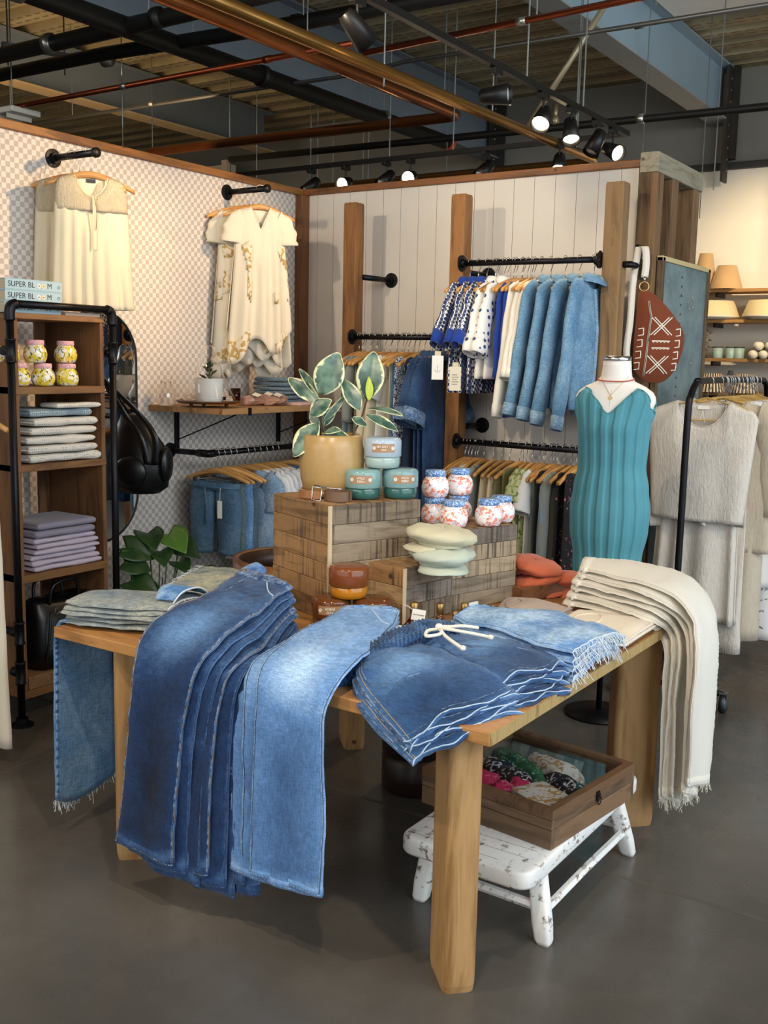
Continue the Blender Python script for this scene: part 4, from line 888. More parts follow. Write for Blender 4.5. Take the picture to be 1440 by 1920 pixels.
# ---- pale ripped shorts behind them, four in a stack with frayed hems
LS = denim('5f90c8', 'b8d4ee', None, 7, 'pale_denim', .8)
for k in range(4):
    z = .762+.0195*k; s_ = .02*(k-1.5); v = Vector((.0, .0, z))
    F = [(1.725+.012*k, -1.43+s_*.2, -.002), (1.84, -1.47, 0), (1.98, -1.51+s_*.3, .004), (2.12, -1.55, 0), (2.255-.01*k, -1.575+s_, -.008)]
    B = [(1.755+.015*k, -1.24, .0), (1.88, -1.21, .006), (2.02, -1.20+s_*.3, .008), (2.15, -1.22, .004), (2.25+.01*k, -1.27, -.002)]
    S = Sheet([[Vector(a_)+v, (Vector(a_)+Vector(b_))/2+v+Vector((0, 0, .018)), Vector(b_)+v] for a_, b_ in zip(F, B)], .016, 6, 6, .009, 9, 110+k)
    t, part = garment_sheet('folded_shorts', S, LS, ('bottom', 'second lowest', 'second highest', 'top')[k]+' pair of pale blue frayed denim shorts behind the dark drawstring shorts', 'shorts', 'pale frayed denim shorts by the right edge', LTS, None, False, .08, (.06,))
    part('fringe', threads([S.at(.995, q/12, 1) for q in range(13)], .028, 90, .0008, k, (.6, -.3, -.7)), FR, False)['kind'] = 'stuff'
    part('frayed_hem', S.cross(.99, .0, 1, .0024, 1, 0, 30, .006), FR)
    part('waist_label', xf(box(-.003, .003, -.02, .02, -.002, .010), S.at(.01, .5, 1, 0), -.2), plain('d8d5cc', .7) if k % 2 else plain('9a8f7c', .7), False)
    if k == 3: part('button', xf(lathe([(.008, 0), (.008, .003), (.001, .004)], 14), S.at(.1, .8, 1, .003)), plain('8f8a80', .3, .8))

# ---- folded tees at the right edge
def tee(name, G, n, mat, label, cat, collar):
    S = Sheet(G, .009, 7, 6, .006, 10, n)
    t, part = garment_sheet(name, S, mat, label, cat, None, None, None, False, None, ())
    S2 = Sheet([[p+Vector((.004, -.002, -.010)) for p in map(Vector, r)] for r in G], .009, 6, 5, .004, 8, n+1); part('under_fold', S2.geo(), mat)
    part('collar', tube(spline([S.at(collar[0]+collar[2]*math.cos(q), collar[1]+collar[3]*math.sin(q), 1, .001) for q in [i*math.pi/8 for i in range(16)]], 3, True), .003, 6, loop=True), mat)
    part('hem', join(S.seam(.04, .05, .95, .0028, 1, -.001), S.cross(.97, .05, .95, .0028, 1, -.001)), mat)
    return t
tee('folded_tee', [[(2.0, -1.12, .768), (1.97, -1.0, .775), (1.96, -.86, .77)], [(2.10, -1.15, .768), (2.08, -1.0, .782), (2.05, -.80, .775)], [(2.2, -1.18, .768), (2.19, -1.0, .785), (2.18, -.80, .782)], [(2.238, -1.16, .763), (2.243, -1.0, .775), (2.24, -.84, .77)]], 130, cloth('e9dcc8', 300, .2, .03), 'cream folded tee near the right edge of the table', 'shirt', (.25, .45, .13, .2))
tee('folded_tee', [[(1.74, -1.10, .766), (1.70, -.98, .77), (1.66, -.84, .768)], [(1.82, -1.10, .767), (1.80, -.97, .782), (1.76, -.83, .777)], [(1.95, -1.11, .766), (1.94, -.99, .777), (1.93, -.86, .772)]], 133, cloth('b3a092', 300, .2, .04), 'taupe folded tee between the grey crate and the cream tee', 'shirt', (.3, .5, .12, .2))

# ---- ivory jeans hanging over the right edge, six pairs
IV = cloth('e6e1d4', 320, .25, .03); IVS = plain('cfc6b0', .8)
for k in range(5, -1, -1):
    F = [(1.91, -.77, .895), (2.05, -.83, .897), (2.19, -.88, .892), (2.30, -.895, .87), (2.375, -.91, .80), (2.40, -.935, .68), (2.405, -.95, .52), (2.40, -.91, .235)]
    B = [(1.865, -.615, .905), (2.02, -.60, .915), (2.16, -.62, .91), (2.28, -.67, .895), (2.365, -.705, .83), (2.40, -.735, .70), (2.405, -.735, .52), (2.40, -.735, .20)]
    G = []
    for i, (a_, b_) in enumerate(zip(F, B)):
        dx = -(0, .030, .048, .082, .10, .132)[k]*(0 if i < 3 else .5 if i == 3 else 1); dz = -.0245*k*(1 if i < 4 else .7 if i == 4 else .1); dzz = (-.03*(k > 0)-.012*k)*(i == 7)
        yy = .0; jit = .012*math.sin(k*2.4+i*.8)*(i < 4)
        a2 = Vector(a_)+Vector((dx-.008*k*(i == 0), jit+(.035*(k > 0)+.008*k)*(i > 3)-.008*k*(i < 3), dz+dzz)); b2 = Vector(b_)+Vector((dx, jit+.01*(k > 0)*(i > 3), dz+dzz*1.3))
        G.append([a2, (a2+b2)/2+Vector((.006 if i > 4 else 0, 0, .008 if i < 4 else 0)), b2])
    S = Sheet(G, .015, 6, 6, .007, 7, 140+k, wave=.012, wn=.8)
    t, part = garment_sheet('folded_jeans', S, IV, 'top pair of ivory jeans sweeping over the right edge of the table' if k == 0 else ('lowest pair of ivory jeans in the stack at the right edge' if k == 5 else '%s pair of ivory jeans from the top at the right edge' % ORD[k]), 'jeans', 'ivory jeans hanging at the right edge', IV, IVS, True, .06, (.04, .96))
    part('fringe', threads([S.at(.998, q/10, 1) for q in range(11)], .022, 30, .0008, k, (0, 0, -1)), cloth('e8e2d0'), False)['kind'] = 'stuff'
    part('waist_loop', xf(box(-.004, .004, -.009, .002, -.009, .009), S.at(.035, .02, 1, -.003), -.3), IV, False)
# ================================================================ HANGERS AND HANGING CLOTHES
HW = wood('dba763', 'b17b40', 'X', 2.0, .4, knots=False)
def make_hanger(mat=None, clips=False, label='', group=None, hookm=None, wire=False):
    t = empty('clothes_hanger', (0, 0, 0), 0, label, 'hanger', group)
    if wire:
        pts = spline([(0, 0, -.085), (-.06, 0, -.10), (-.17, 0, -.125), (-.215, 0, -.15), (-.222, 0, -.19), (-.20, 0, -.20), (0, 0, -.195), (.20, 0, -.20), (.222, 0, -.19), (.215, 0, -.15), (.17, 0, -.125), (.06, 0, -.10)], 3, True)
        ob('frame', tube(pts, .0042, 6, loop=True), mat, t, True)
    else:
        R = []
        for i in range(21):
            x = -.215+.43*i/20; f = abs(x)/.215; z = -.098-.062*f**1.6; h = .016*(1-.35*f) if f < .9 else .010; y = .016*math.sin(f*1.5)*f
            R.append([(x, y+a_*.007, z+b_*h) for a_, b_ in ((-1, -.8), (0, -1), (1, -.8), (1, .8), (0, 1), (-1, .8))])
        ob('shoulder_bar', rings(R), mat or HW, t, True)
        if clips:
            ob('trouser_bar', tube([(-.17, 0, -.15), (.17, 0, -.15)], .003, 6), CHROME, t)
            for sx_ in (-.14, .14): ob('clip', join(box(sx_-.012, sx_+.012, -.008, .008, -.185, -.145)), plain('5a5a5c', .3, .6), t, bevel=.002)
    ob('hook', tube([(0, 0, -.095), (0, 0, -.055), (.010, 0, -.040), (.0235, 0, -.018), (.0235, 0, .004), (.014, 0, .021), (-.002, 0, .025), (-.018, 0, .018), (-.024, 0, .006)], .002, 6), hookm or HOOK, t, True)
    return t
_HP = {}
def hanger(loc, rz, label, group, kind='wood'):
    if kind not in _HP:
        _HP[kind] = make_hanger(HW if kind != 'gold' else plain('d9b36a', .35, .35, .04), kind == 'clip', label, group, None, kind == 'gold'); o = _HP[kind]
    else: o = copy_tree(_HP[kind], label=label)
    o.location = loc; o.rotation_euler = (0, 0, rz); o['group'] = group; o['label'] = label; return o

def panel(L, ws, wc, wh, th, nw, nd, sl=.27, fa=.012, fk=5, seed=0, hem=None, side=1, nu=34, nv=26, vneck=False, z0=-.10, hw=None):
    V = []; rr = random.Random(seed*7+side); ph = rr.uniform(0, 6)
    for i in range(nv+1):
        v = i/nv
        for j in range(nu+1):
            u = -1+2*j/nu
            if v < .3: hwid = ws+(wc-ws)*(v/.3)**.8
            else: hwid = wc+(wh-wc)*((v-.3)/.7)
            xt = u*ws; ax = abs(xt)
            if ax < nw: q = ax/nw; zt = -nd*(1-q) if vneck else -nd*(1-q*q)**.6
            else: zt = -(ax-nw)*sl - (.03*max(0, (ax-ws*.86)/(ws*.14))**2)
            zb = -L + (hem(u, side) if hem else 0)
            x = u*hwid; z = zt+(zb-zt)*v; bl = min(1, v*3)
            fold = fa*(v**.9)*(math.sin(u*fk*math.pi*.5*side+ph+1.1*math.sin(3*u+seed)) + .6*math.sin(u*fk*1.7+ph*2+v*2))*(1-u**6)
            y = -side*(th*(1-abs(u)**2.4)**.6*(.25+.75*bl)) + fold*.8 + .006*nz(x*5, z*5, seed, 1.2)*bl
            if v == 0 and ax >= nw: y = 0
            V.append((x, y, z0+z))
    F = [(i*(nu+1)+j, i*(nu+1)+j+1, (i+1)*(nu+1)+j+1, (i+1)*(nu+1)+j) for i in range(nv) for j in range(nu)]
    if side < 0: F = [f[::-1] for f in F]
    return V, F
def sleeve(side, ws, length, r0, r1, out=.05, sl=.27, z0=-.10, nw=.07, fwd=0, seed=0, bend=0, flat=.55, n=14):
    sx, sz = side*(ws-.012), z0-(ws-nw)*sl-.03; R = []
    P = spline([(sx-side*.04, 0, sz-.01), (sx+side*.010, fwd*.1, sz-.045), (sx+side*(.022+out*.4), fwd*.5, sz-.04-length*.45), (sx+side*(.02+out+bend), fwd, sz-.04-length)], n//3)
    m = len(P)
    for i, p in enumerate(P):
        f = i/(m-1); r = r0+(r1-r0)*f; d = (P[min(i+1, m-1)]-P[max(i-1, 0)]).normalized(); s_ = Vector((0, 1, 0)).cross(d).normalized()
        R.append([p+s_*(r*math.cos(q)*(1+.10*nz(q, f*6, seed, 1.3)))+Vector((0, 1, 0))*(r*math.sin(q)*(flat-.25*(1-f))*(1+.15*nz(f*7, q, seed, 1.1))) + s_*(.006*math.sin(f*19+seed+2*math.sin(q))) for q in [2*math.pi*k/18 for k in range(18)]])
    return R
def top(name, loc, rz, mat, label, cat, group=None, L=.6, ws=.20, wc=.24, wh=.26, th=.03, nw=.075, nd=.08, slv=None, cuff=None, collar=None, fa=.012, fk=5, seed=0, hem=None, vneck=False, placket=None, tagm=None, lining=None, sl=.27, hookmat=None):
    t = empty(name, loc, rz, label, cat, group)
    f_ = panel(L, ws, wc, wh, th, nw, nd, sl, fa, fk, seed, hem, 1, vneck=vneck); b_ = panel(L, ws, wc, wh, th, nw, .018, sl, fa, fk, seed, hem, -1)
    ob('front', f_, mat, t, True, solid=.002); ob('back', b_, mat, t, True, solid=.002)
    if slv:
        for s_ in (-1, 1):
            R = sleeve(s_, ws, *slv[:3], out=slv[3], sl=sl, nw=nw, seed=seed+s_, bend=slv[4] if len(slv) > 4 else 0)
            o = ob('sleeve', rings(R, cap=False), mat, t, True, solid=.002)
            if cuff:
                k_ = cuff[1]; R2 = [[p+(p-sum(r, Vector())/len(r)).normalized()*.0035 for p in r] for r in R[-k_:]]; ob('cuff', rings(R2, cap=False), cuff[0], t, True, solid=.003)
    if collar:
        pts = [(nw*math.cos(q)*1.02, nw*.42*math.sin(q), -.10-.012+.020*abs(math.cos(q))) for q in [2*math.pi*k/20 for k in range(20)]]
        R = [[(x, y, z-.006) for x, y, z in pts], [(x*.9, y*.9, z+.018) for x, y, z in pts], [(x*1.1, y*1.35, z+.016) for x, y, z in pts], [(x*1.5, y*2.0-.006, z-.026) for x, y, z in pts]]
        ob('collar', rings(R, cap=False), collar, t, True, solid=.003)
    elif nd: # neck binding along the front neckline
        e = [Vector(v) for v in f_[0][:35] if abs(v[0]) <= nw*1.02]; b2 = [Vector(v) for v in b_[0][:35] if abs(v[0]) <= nw*1.02]
        ob('neckline', tube(e+b2[::-1], .003, 6, loop=True), mat, t, True)
    if placket:
        vs = f_[0]; nu = 34; pts = [Vector(vs[i*35+17])+Vector((0, -.002, 0)) for i in range(27)]
        R = [[p+Vector((a_, b2, 0)) for a_, b2 in ((-.014, 0), (-.014, -.003), (.014, -.003), (.014, 0))] for p in pts]; ob('placket', rings(R), placket, t)
        ob('buttons', join(*[xf(cyl(.005, 0, .0025, 8), pts[i]+Vector((0, -.003, 0)), 0, math.pi/2) for i in range(2, 26, 4)]), plain('c9b48a', .4, .3), t)['kind'] = 'stuff'
    if tagm: ob('neck_label', box(-.022, .022, .004, .006, -.135, -.118), tagm, t)
    return t
def legs(name, loc, rz, mat, label, cat, group=None, L=.4, ww=.17, wl=.10, wb=.09, th=.035, drop=.17, z0=-.17, seed=0, split=.24, fa=.006, hemm=None, skirt=False):
    t = empty(name, loc, rz, label, cat, group); rr = random.Random(seed)
    if skirt:
        R = []
        for i in range(22):
            v = i/21; w = ww+(wl-ww)*v**.8
            R.append([(w*math.cos(q), th*(1+.8*v)*math.sin(q)+fa*v**.7*math.sin(q*9+seed+math.sin(3*q)), z0-L*v + (.006*math.sin(5*q) if v == 1 else 0)) for q in [2*math.pi*k/72 for k in range(72)]])
        ob('skirt', rings(R, cap=False), mat, t, True, solid=.002)
    else:
        for s_ in (-1, 1):
            R = []
            for i in range(16):
                v = i/15; z = z0-L*v; f = min(1, v*L/split)
                cx = s_*(ww*.5+(wl*.5+.012+rr.uniform(0, .004)-ww*.5)*0 + f*.012); hw_ = ww*.5*(1-f)+f*(ww*.52+(wb-ww*.52)*((v-split/L)/(1-split/L) if v*L > split else 0))
                R.append([(cx+hw_*(1+(.06 if v > .9 else 0))*math.cos(q), th*(1+.25*f)*math.sin(q)*(1-.25*(math.cos(q)*s_ < -.3)*(1-f))+fa*math.sin(q*3+v*4+seed), z) for q in [2*math.pi*k/20 for k in range(20)]])
            ob('leg', rings(R, cap=False), mat, t, True, solid=.002)
            if hemm: ob('hem', rings([[(x_*1, y_*1.06, z_+.0) for x_, y_, z_ in R[-1]], [(x_, y_*1.06, z_+.03) for x_, y_, z_ in R[-1]]], cap=False), hemm, t, True, solid=.004)
    ob('waistband', rings([[(ww*1.02*math.cos(q), (th*1.08)*math.sin(q), z) for q in [2*math.pi*k/32 for k in range(32)]] for z in (z0-.036, z0-.03, z0+.004, z0+.006)], cap=False), hemm or mat, t, True, solid=.004)
    return t
def rod_tube(name, pts, label, r=.0165, fl=(), cat='rail'):
    o0 = Vector(pts[0]); t = empty(name, o0, 0, label, cat); ob('pipe', tube([Vector(p)-o0 for p in pts], r, 14), METB, t, True)
    for p, ax in fl:
        q = Vector(p)-o0; V = join(lathe([(.045, 0), (.045, .008), (.026, .010), (.026, .028), (.0, .028)], 20), *[xf(cyl(.005, .008, .011, 6), (.034*math.cos(a_), .034*math.sin(a_), 0)) for a_ in (0, 1.57, 3.14, 4.71)])
        rot = {'x': (0, math.pi/2), '-x': (0, -math.pi/2), 'y': (-math.pi/2, 0), '-y': (math.pi/2, 0), 'z': (0, 0)}[ax]
        ob('flange', xf(V, q, 0, rot[0], rot[1]), METB, t, False)
    return t

# ---------------------------------------------------------------- LEFT WALL
# two short rails with blouses
IVO = cloth('e6dabd', 260, .3, .03); CREAM = cloth('e2d9c4', 260, .25, .03)
rod_tube('wall_rail', [(WX, -.78, 2.577), (WX+.31, -.78, 2.577)], 'short pipe rail sticking out of the wallpapered wall at upper left', fl=(((WX, -.78, 2.577), 'x'), ))
rod_tube('wall_rail', [(WX, .47, 2.59), (WX+.31, .47, 2.59)], 'short pipe rail sticking out of the wallpapered wall near the corner', fl=(((WX, .47, 2.59), 'x'), ))
for nm in ('wall_rail', 'wall_rail.001'):
    ob('end_cap', xf(lathe([(.021, 0), (.024, .004), (.024, .02), (.02, .026), (.001, .026)], 14), (.30, 0, 0), 0, 0, math.pi/2), METB, bpy.data.objects[nm], True)
smock = NT('smocked', .9); v = smock.coord(); smock.base(smock.mix(smock.noise(v, 60, 3), srgb('cdbf9f'), srgb('e6dabd'))); smock.bump(smock.n('TexWave', {'Vector': v, 'Scale': 60.0, 'Distortion': 3.0}).outputs['Fac'], .8, .006); SMK = smock.m
for i, (x, rz, lb) in enumerate(((-.665, 64, 'front cream sleeveless blouse with smocked yoke on the upper left rail'), (-.745, 36, 'middle cream sleeveless blouse on the upper left rail'), (-.80, 46, 'rear cream sleeveless blouse on the upper left rail, against the wall'))):
    hanger((x, -.78, 2.577), math.radians(rz), ('front', 'middle', 'rear')[i]+' wooden hanger on the upper left wall rail', 'hangers on the upper left rail')
    t = top('blouse', (x, -.78, 2.577), math.radians(rz), IVO, lb, 'blouse', 'cream blouses on the upper left rail', L=.63, ws=.165, wc=.18, wh=.20, th=.035, nw=.075, nd=.10, fa=.018, fk=13, seed=i+1, sl=.3, tagm=plain('2c3038', .7) if i == 0 else None)
    yk = panel(.17, .165, .172, .174, .0365, .08, .10, .3, .0, 1, 9, None, 1, nv=8); ob('yoke', yk, SMK, t, True, solid=.002)
    if i == 0:
        ob('placket', xf(box(-.008, .008, -.0025, 0, -.45, -.20), (0, -.046, 0)), IVO, t); ob('tie', tube([(0, -.052, -.2), (.01, -.056, -.28), (.004, -.054, -.36)], .0016, 5), plain('8a8068', .8), t)
gold_emb = printed('e0d6bf', 'b99c5c', 22, 'gold_embroidery', .46)
hemf = lambda u, s_: (-.10*(1-abs(u))*(s_ < 0) + .06*math.cos(u*5+s_)+.05*u*s_)
for i, (x, rz, lb) in enumerate(((-.68, 58, 'front cream tunic with gold embroidery on the rail near the corner'), (-.76, 50, 'middle embroidered cream tunic on the rail near the corner'), (-.81, 62, 'rear embroidered cream tunic with scalloped hem near the corner'))):
    hanger((x, .47, 2.59), math.radians(rz), ('front', 'middle', 'rear')[i]+' wooden hanger on the wall rail near the corner', 'hangers on the rail near the corner')
    t = top('tunic', (x, .47, 2.59), math.radians(rz), CREAM, lb, 'tunic', 'embroidered cream tunics near the corner', L=.80+.04*i, ws=.145, wc=.155, wh=.20, th=.05, nw=.06, nd=.13, slv=(.11, .06, .06, .015), fa=.022, fk=7, seed=i+11, hem=hemf, vneck=True, sl=.34)
    P_ = panel(.80, .145, .155, .20, .056, .06, .13, .34, .022, 7, i+11, hemf, 1, vneck=True)
    keep = [f for f in P_[1] if nz(P_[0][f[0]][0]*9, P_[0][f[0]][2]*5, i*3, 1) > .12 and (abs(P_[0][f[0]][0]) > .07) and P_[0][f[0]][2] < -.30]
    ob('embroidery', (P_[0], keep), gold_emb, t, True, solid=.004)['kind'] = 'stuff'

# ---- mirror, backpack, plant
t = empty('wall_mirror', (WX+.017, -.535, 1.25), 0, 'tall round-ended mirror with a thin black frame half behind the pipe shelf', 'mirror')
def pill(w, h, n=16):
    r = w/2; return [(r*math.cos(math.pi*i/n), h/2-r+r*math.sin(math.pi*i/n)) for i in range(n+1)]+[(r*math.cos(math.pi+math.pi*i/n), -h/2+r+r*math.sin(math.pi+math.pi*i/n)) for i in range(n+1)]
pp_ = pill(.50, 1.22); ob('glass', rings([[(.0, x, z) for x, z in pp_], [(.012, x, z) for x, z in pp_]]), plain('cdd2d4', .02, 1, 0), t)
ob('frame', tube([(.01, x*1.01, z*1.004) for x, z in pp_], .008, 6, loop=True), BLACKM, t, True)
LEA = plain('0f1012', .35, 0, .2, 14, .15, 50)
t = empty('backpack', (-.60, -.565, .93), .35, 'black leather backpack hanging beside the pipe shelf', 'bag')
R = []
for z, w, d, ox_ in ((0, .05, .04, 0), (.006, .11, .07, 0), (.04, .155, .095, 0), (.14, .165, .1, .005), (.25, .14, .085, .0), (.33, .10, .06, -.02), (.40, .05, .035, -.04), (.41, .01, .01, -.045)):
    R.append([(ox_+w*math.cos(q)*(1+.06*nz(q, z*8, 3)), d*math.sin(q)*(1+.06*nz(z*9, q, 1)), z) for q in [2*math.pi*k/28 for k in range(28)]])
ob('body', rings(R), LEA, t, True); ob('pocket', xf(ellipsoid((0, 0, 0), (.028, .055, .09), 16, 10), (.165, -.02, .16)), LEA, t, True)
ob('pocket', xf(ellipsoid((0, 0, 0), (.09, .03, .08), 16, 10), (.0, -.09, .12)), LEA, t, True)
for s_ in (-.03, .05): ob('strap', rings([[p+Vector((-.018, 0, 0)), p+Vector((.018, 0, 0)), p+Vector((.018, .004, 0)), p+Vector((-.018, .004, 0))] for p in spline([(.11+s_*.5, -.09, .16), (.09+s_, -.10, .30), (.0+s_, -.10, .42), (-.10, -.20, .60), (-.168, -.285, .715)], 5)]), LEA, t, True)
ob('hang_loop', tube([(-.04, 0, .40), (-.1, -.14, .58), (-.173, -.295, .728)], .006, 6), LEA, t, True)
LEAFG = plain('33542a', .35, 0, .35, 9); LEAFL = plain('5c8a35', .35, 0, .15, 9)
t = empty('floor_plant', (-.50, -.55, 0), 0, 'green leafy floor plant between the pipe shelf and the wallpapered wall', 'plant')
ob('pot', lathe([(.09, 0), (.1, .01), (.13, .24), (.125, .25), (.115, .22), (.001, .21)], 28), plain('3a3835', .6, 0, .1), t, True)
rp = random.Random(4)
for i, (dx, dy, z, s_, an) in enumerate(((-.02, -.02, .72, .15, -.5), (.02, .10, .70, .17, -.2), (-.02, -.13, .66, .15, .8), (.04, .16, .64, .14, .2), (.0, -.16, .60, .15, 1.2), (.05, .13, .56, .11, -.3), (.04, .0, .63, .13, -.6), (.02, -.14, .50, .15, .5), (.12, .12, .45, .12, -.4), (.16, .23, .44, .12, .3), (.18, .32, .46, .10, .8), (.12, .30, .50, .07, 1.4), (.0, -.06, .44, .13, 0), (.08, .2, .40, .12, -.8))):
    b_ = Vector((dx, dy, z)); d = Vector((math.cos(an)*.7+.3, math.sin(an), -.35)).normalized()
    leaf(b_-d*s_*.25, b_+d*s_*.75, s_*.8, Vector((.7, -.5, .8)), LEAFL if i in (1, 9) else LEAFG, t, .25, .2, heart=1, seed=i, name='leaf')
    ob('stem', tube(spline([(dx*.2, dy*.1, .21), (dx*.5, dy*.5, z*.6), b_-d*s_*.2], 5), .004, 6), plain('4b6b33', .5), t, True)
for q in ((.1, .05, .5), (-.05, .1, .48), (.15, .2, .47)): ob('stem', tube([(0, 0, .21), q], .003, 5), plain('2d2a22', .7), t)

# ---- pipe shelf unit
SW = wood('8a5f39', '55381f', 'Z', 1.0, .65); SWY = wood('966b40', '5c3d22', 'Y', 1.1, .6, bump=.3)
t = empty('pipe_shelf', (-.60, -1.193, 0), 0, 'rustic wooden shelf unit in a black pipe frame at the left edge', 'shelf')
lv = [(.105, .14), (.63, .665), (1.12, 1.15), (1.455, 1.487), (1.775, 1.80)]
for z0_, z1_ in lv:
    for k, (a_, b_) in enumerate(((-.2, -.068), (-.066, .066), (.068, .2))): ob('shelf_board', box(a_, b_, -.245, .245, z0_, z1_), SWY, t, bevel=.002, seg=1)
for s_, y0_ in ((-1, -.245), (1, .223)):
    for k, (a_, b_) in enumerate(((-.195, -.066), (-.064, .064), (.066, .195))): ob('side_board', box(a_, b_, y0_, y0_+.022, .1402, 1.7748), SW, t, bevel=.0015, seg=1)
for y_ in (-.05, .16): ob('back_board', box(-.199, -.186, y_, y_+.06, .1402, 1.7748), SW, t)
for y_ in (-.275, .278):
    pts = [(.215, y_, .0), (.215, y_, 1.80)]
    ob('frame_pipe', tube(pts, .0165, 14), METB, t, True); ob('frame_pipe', tube([(-.19, y_, .0), (-.19, y_, 1.64), (.215, y_, 1.64)], .0165, 12), METB, t, True)
    ob('frame_pipe', tube([(-.19, y_, .42), (.215, y_, .42)], .0165, 12), METB, t, True)
    for x_ in (.215, -.19): ob('floor_flange', join(xf(lathe([(.05, 0), (.05, .008), (.027, .011), (.027, .035), (.001, .035)], 24), (x_, y_, .0)), *[xf(cyl(.006, .008, .012, 6), (x_+.038*math.cos(q), y_+.038*math.sin(q), 0)) for q in (.8, 2.4, 3.9, 5.5)]), METB, t)
    for z_ in (1.64, .42, .24): ob('tee_fitting', join(xf(lathe([(.0235, -.05), (.0235, -.042), (.021, -.04), (.021, .04), (.0235, .042), (.0235, .05)], 16), (.215, y_, z_)), tube([(.215, y_, z_), (.165, y_, z_)], .021, 12)), METB, t, True)
    ob('elbow', tube(spline([(.215, y_, 1.765), (.215, y_*1.0, 1.80), (.215, y_*.965, 1.826), (.215, y_*.88, 1.835)], 4), .0225, 14), METB, t, True)
ob('frame_pipe', tube([(.215, -.25, 1.835), (.215, .25, 1.835)], .0165, 14), METB, t, True)
# books
BLU = plain('b7d3da', .45, 0, .02); PAGES = plain('c9b79c', .8, 0, .06, 200); BLK = plain('1f2327', .6, 0, 0)
for k in range(3):
    b = empty('book', (-.425, -1.463+.006*k+(0 if k < 2 else -.004), 1.801+.0475*k), 0, ('bottom', 'middle', 'top')[k]+' blue book of the three stacked on the pipe shelf', 'book', 'pale blue books on the pipe shelf')
    ob('pages', box(-.212, -.004, .004, .288, .004, .043), PAGES, b); ob('cover', join(box(-.215, 0, 0, .292, 0, .0035), box(-.215, 0, 0, .292, .0435, .047), box(-.003, .0, 0, .292, .0035, .0435)), BLU, b, bevel=.001, seg=1)
    text('lettering', 'SUPER BL', .033, BLK, b, (.0006, .012, .0235), (math.pi/2, 0, math.pi/2), .0002, 'LEFT'); text('lettering', 'M', .033, BLK, b, (.0006, .213, .0235), (math.pi/2, 0, math.pi/2), .0002, 'LEFT')
    for q, c in ((.170, 'f3ede2'), (.195, 'f6e6b8')):
        ob('flower_dot', xf(cyl(.0105, 0, .0006, 16), (.0006, q, .0225), 0, 0, math.pi/2), plain(c, .6), b); ob('flower_dot', xf(cyl(.003, .0007, .0012, 8), (.0006, q, .0225), 0, 0, math.pi/2), plain('7a4a3a', .6), b)
    ob('emblem', xf(tube([(.0, .006*math.cos(q), .006*math.sin(q)) for q in [i*.785 for i in range(8)]], .0009, 4, loop=True), (.0008, .275, .0225)), BLK, b)
thing('pink_board', box(-.60, -.42, -1.15, -.955, 1.801, 1.816), plain('d9bda6', .7), 'thin pinkish box lying beside the books on the pipe shelf', 'box')
# yellow patterned jars
a = NT('lemon_pattern', .2); v = a.coord(); n1 = a.noise(v, 26, 2, .5, 1.5); n2 = a.noise(a.coord((1, 1, .5), (.6, .4, 0)), 60, 2, .5, 2)
c_ = a.mix(a.ramp(n1, [(.46, 0.0), (.5, 1.0)]), srgb('f6f2e6'), srgb('ecd24a')); c_ = a.mix(a.ramp(n2, [(.59, 0.0), (.61, 1.0)]), c_, srgb('4c5a34')); a.base(c_); LEM = a.m; PKL = printed('e6a9ae', 'f6dfdc', 90, 'pink_lid')
for (x, y, z, lb) in ((-.50, -1.345, 1.4885, 'lowest left lemon-patterned jar on the pipe shelf'), (-.47, -1.24, 1.4885, 'lower lemon-patterned jar, second from the left'), (-.45, -1.125, 1.4885, 'lower lemon-patterned jar in front, third from the left'), (-.56, -1.045, 1.4885, 'rightmost lower lemon-patterned jar, set back'),
  (-.50, -1.40, 1.590, 'upper left lemon-patterned jar cut by the frame pipe'), (-.475, -1.275, 1.590, 'upper lemon-patterned jar in the middle of the row'), (-.50, -1.09, 1.590, 'upper right lemon-patterned jar of the pipe shelf')):
    jar((x, y, z), y*30, LEM, PKL, lb, .99)
# folded stacks
def folded(name, loc, d, w, h, mat, label, cat, group, seed, layers=2):
    t = empty(name, loc, 0, label, cat, group); rr = random.Random(seed)
    for l_ in range(layers):
        z0_ = h*l_/layers; hh_ = h/layers*.96; R = []; e = rr.uniform(-.006, .006)
        for i in range(17):
            f = (0, .008, .03, .08, .16, .25, .33, .42, .5, .58, .67, .75, .84, .92, .97, .992, 1)[i]; y = -w/2+w*f; en = (.35, .75, .95)[min(i, 16-i)] if min(i, 16-i) < 3 else 1; ring = []
            for j in range(20):
                q = 2*math.pi*j/20; sg = 1 if math.cos(q) > 0 else -1; cx = sg*(d/2+e-hh_*.5)+hh_*.5*math.cos(q)+.012*nz(y*7, sg, seed+l_, 1)*1.5
                ring.append((cx*(.97+.03*en), y+.005*nz(sg*q, z0_*50, seed), z0_+hh_/2+hh_/2*math.sin(q)*en*(.90+.3*nz(y*9, sg*3, seed+l_, 1))+.0012))
            R.append(ring)
        ob('fold', rings(R), mat, t, True)
    return t
KN = dots('ded8cc', '8f9ba0', 90, .25, 'knit_dots'); a = NT('knit_grey', .9); KN2 = dots('8296a0', 'c9cfd0', 90, .3, 'knit_grey')
zz = 1.1505
for k in range(6):
    h = .040-.002*(k % 2); folded('folded_throw', (-.55+.008*math.sin(k*2), -1.178+.01*math.cos(k*1.7), zz), .28, .40-.012*k, h, KN2 if k == 5 else KN, ('bottom', 'second', 'third', 'fourth', 'fifth', 'top')[k]+' folded dotted knit throw from below on the pipe shelf', 'throw', 'knit throws on the pipe shelf', k+3, 1); zz += h+.001
    if k == 5: folded('folded_throw', (-.46, -1.10, zz-.002), .12, .25, .026, KN, 'small end of a cream dotted throw folded over the top of the stack', 'throw', 'knit throws on the pipe shelf', 99, 1)
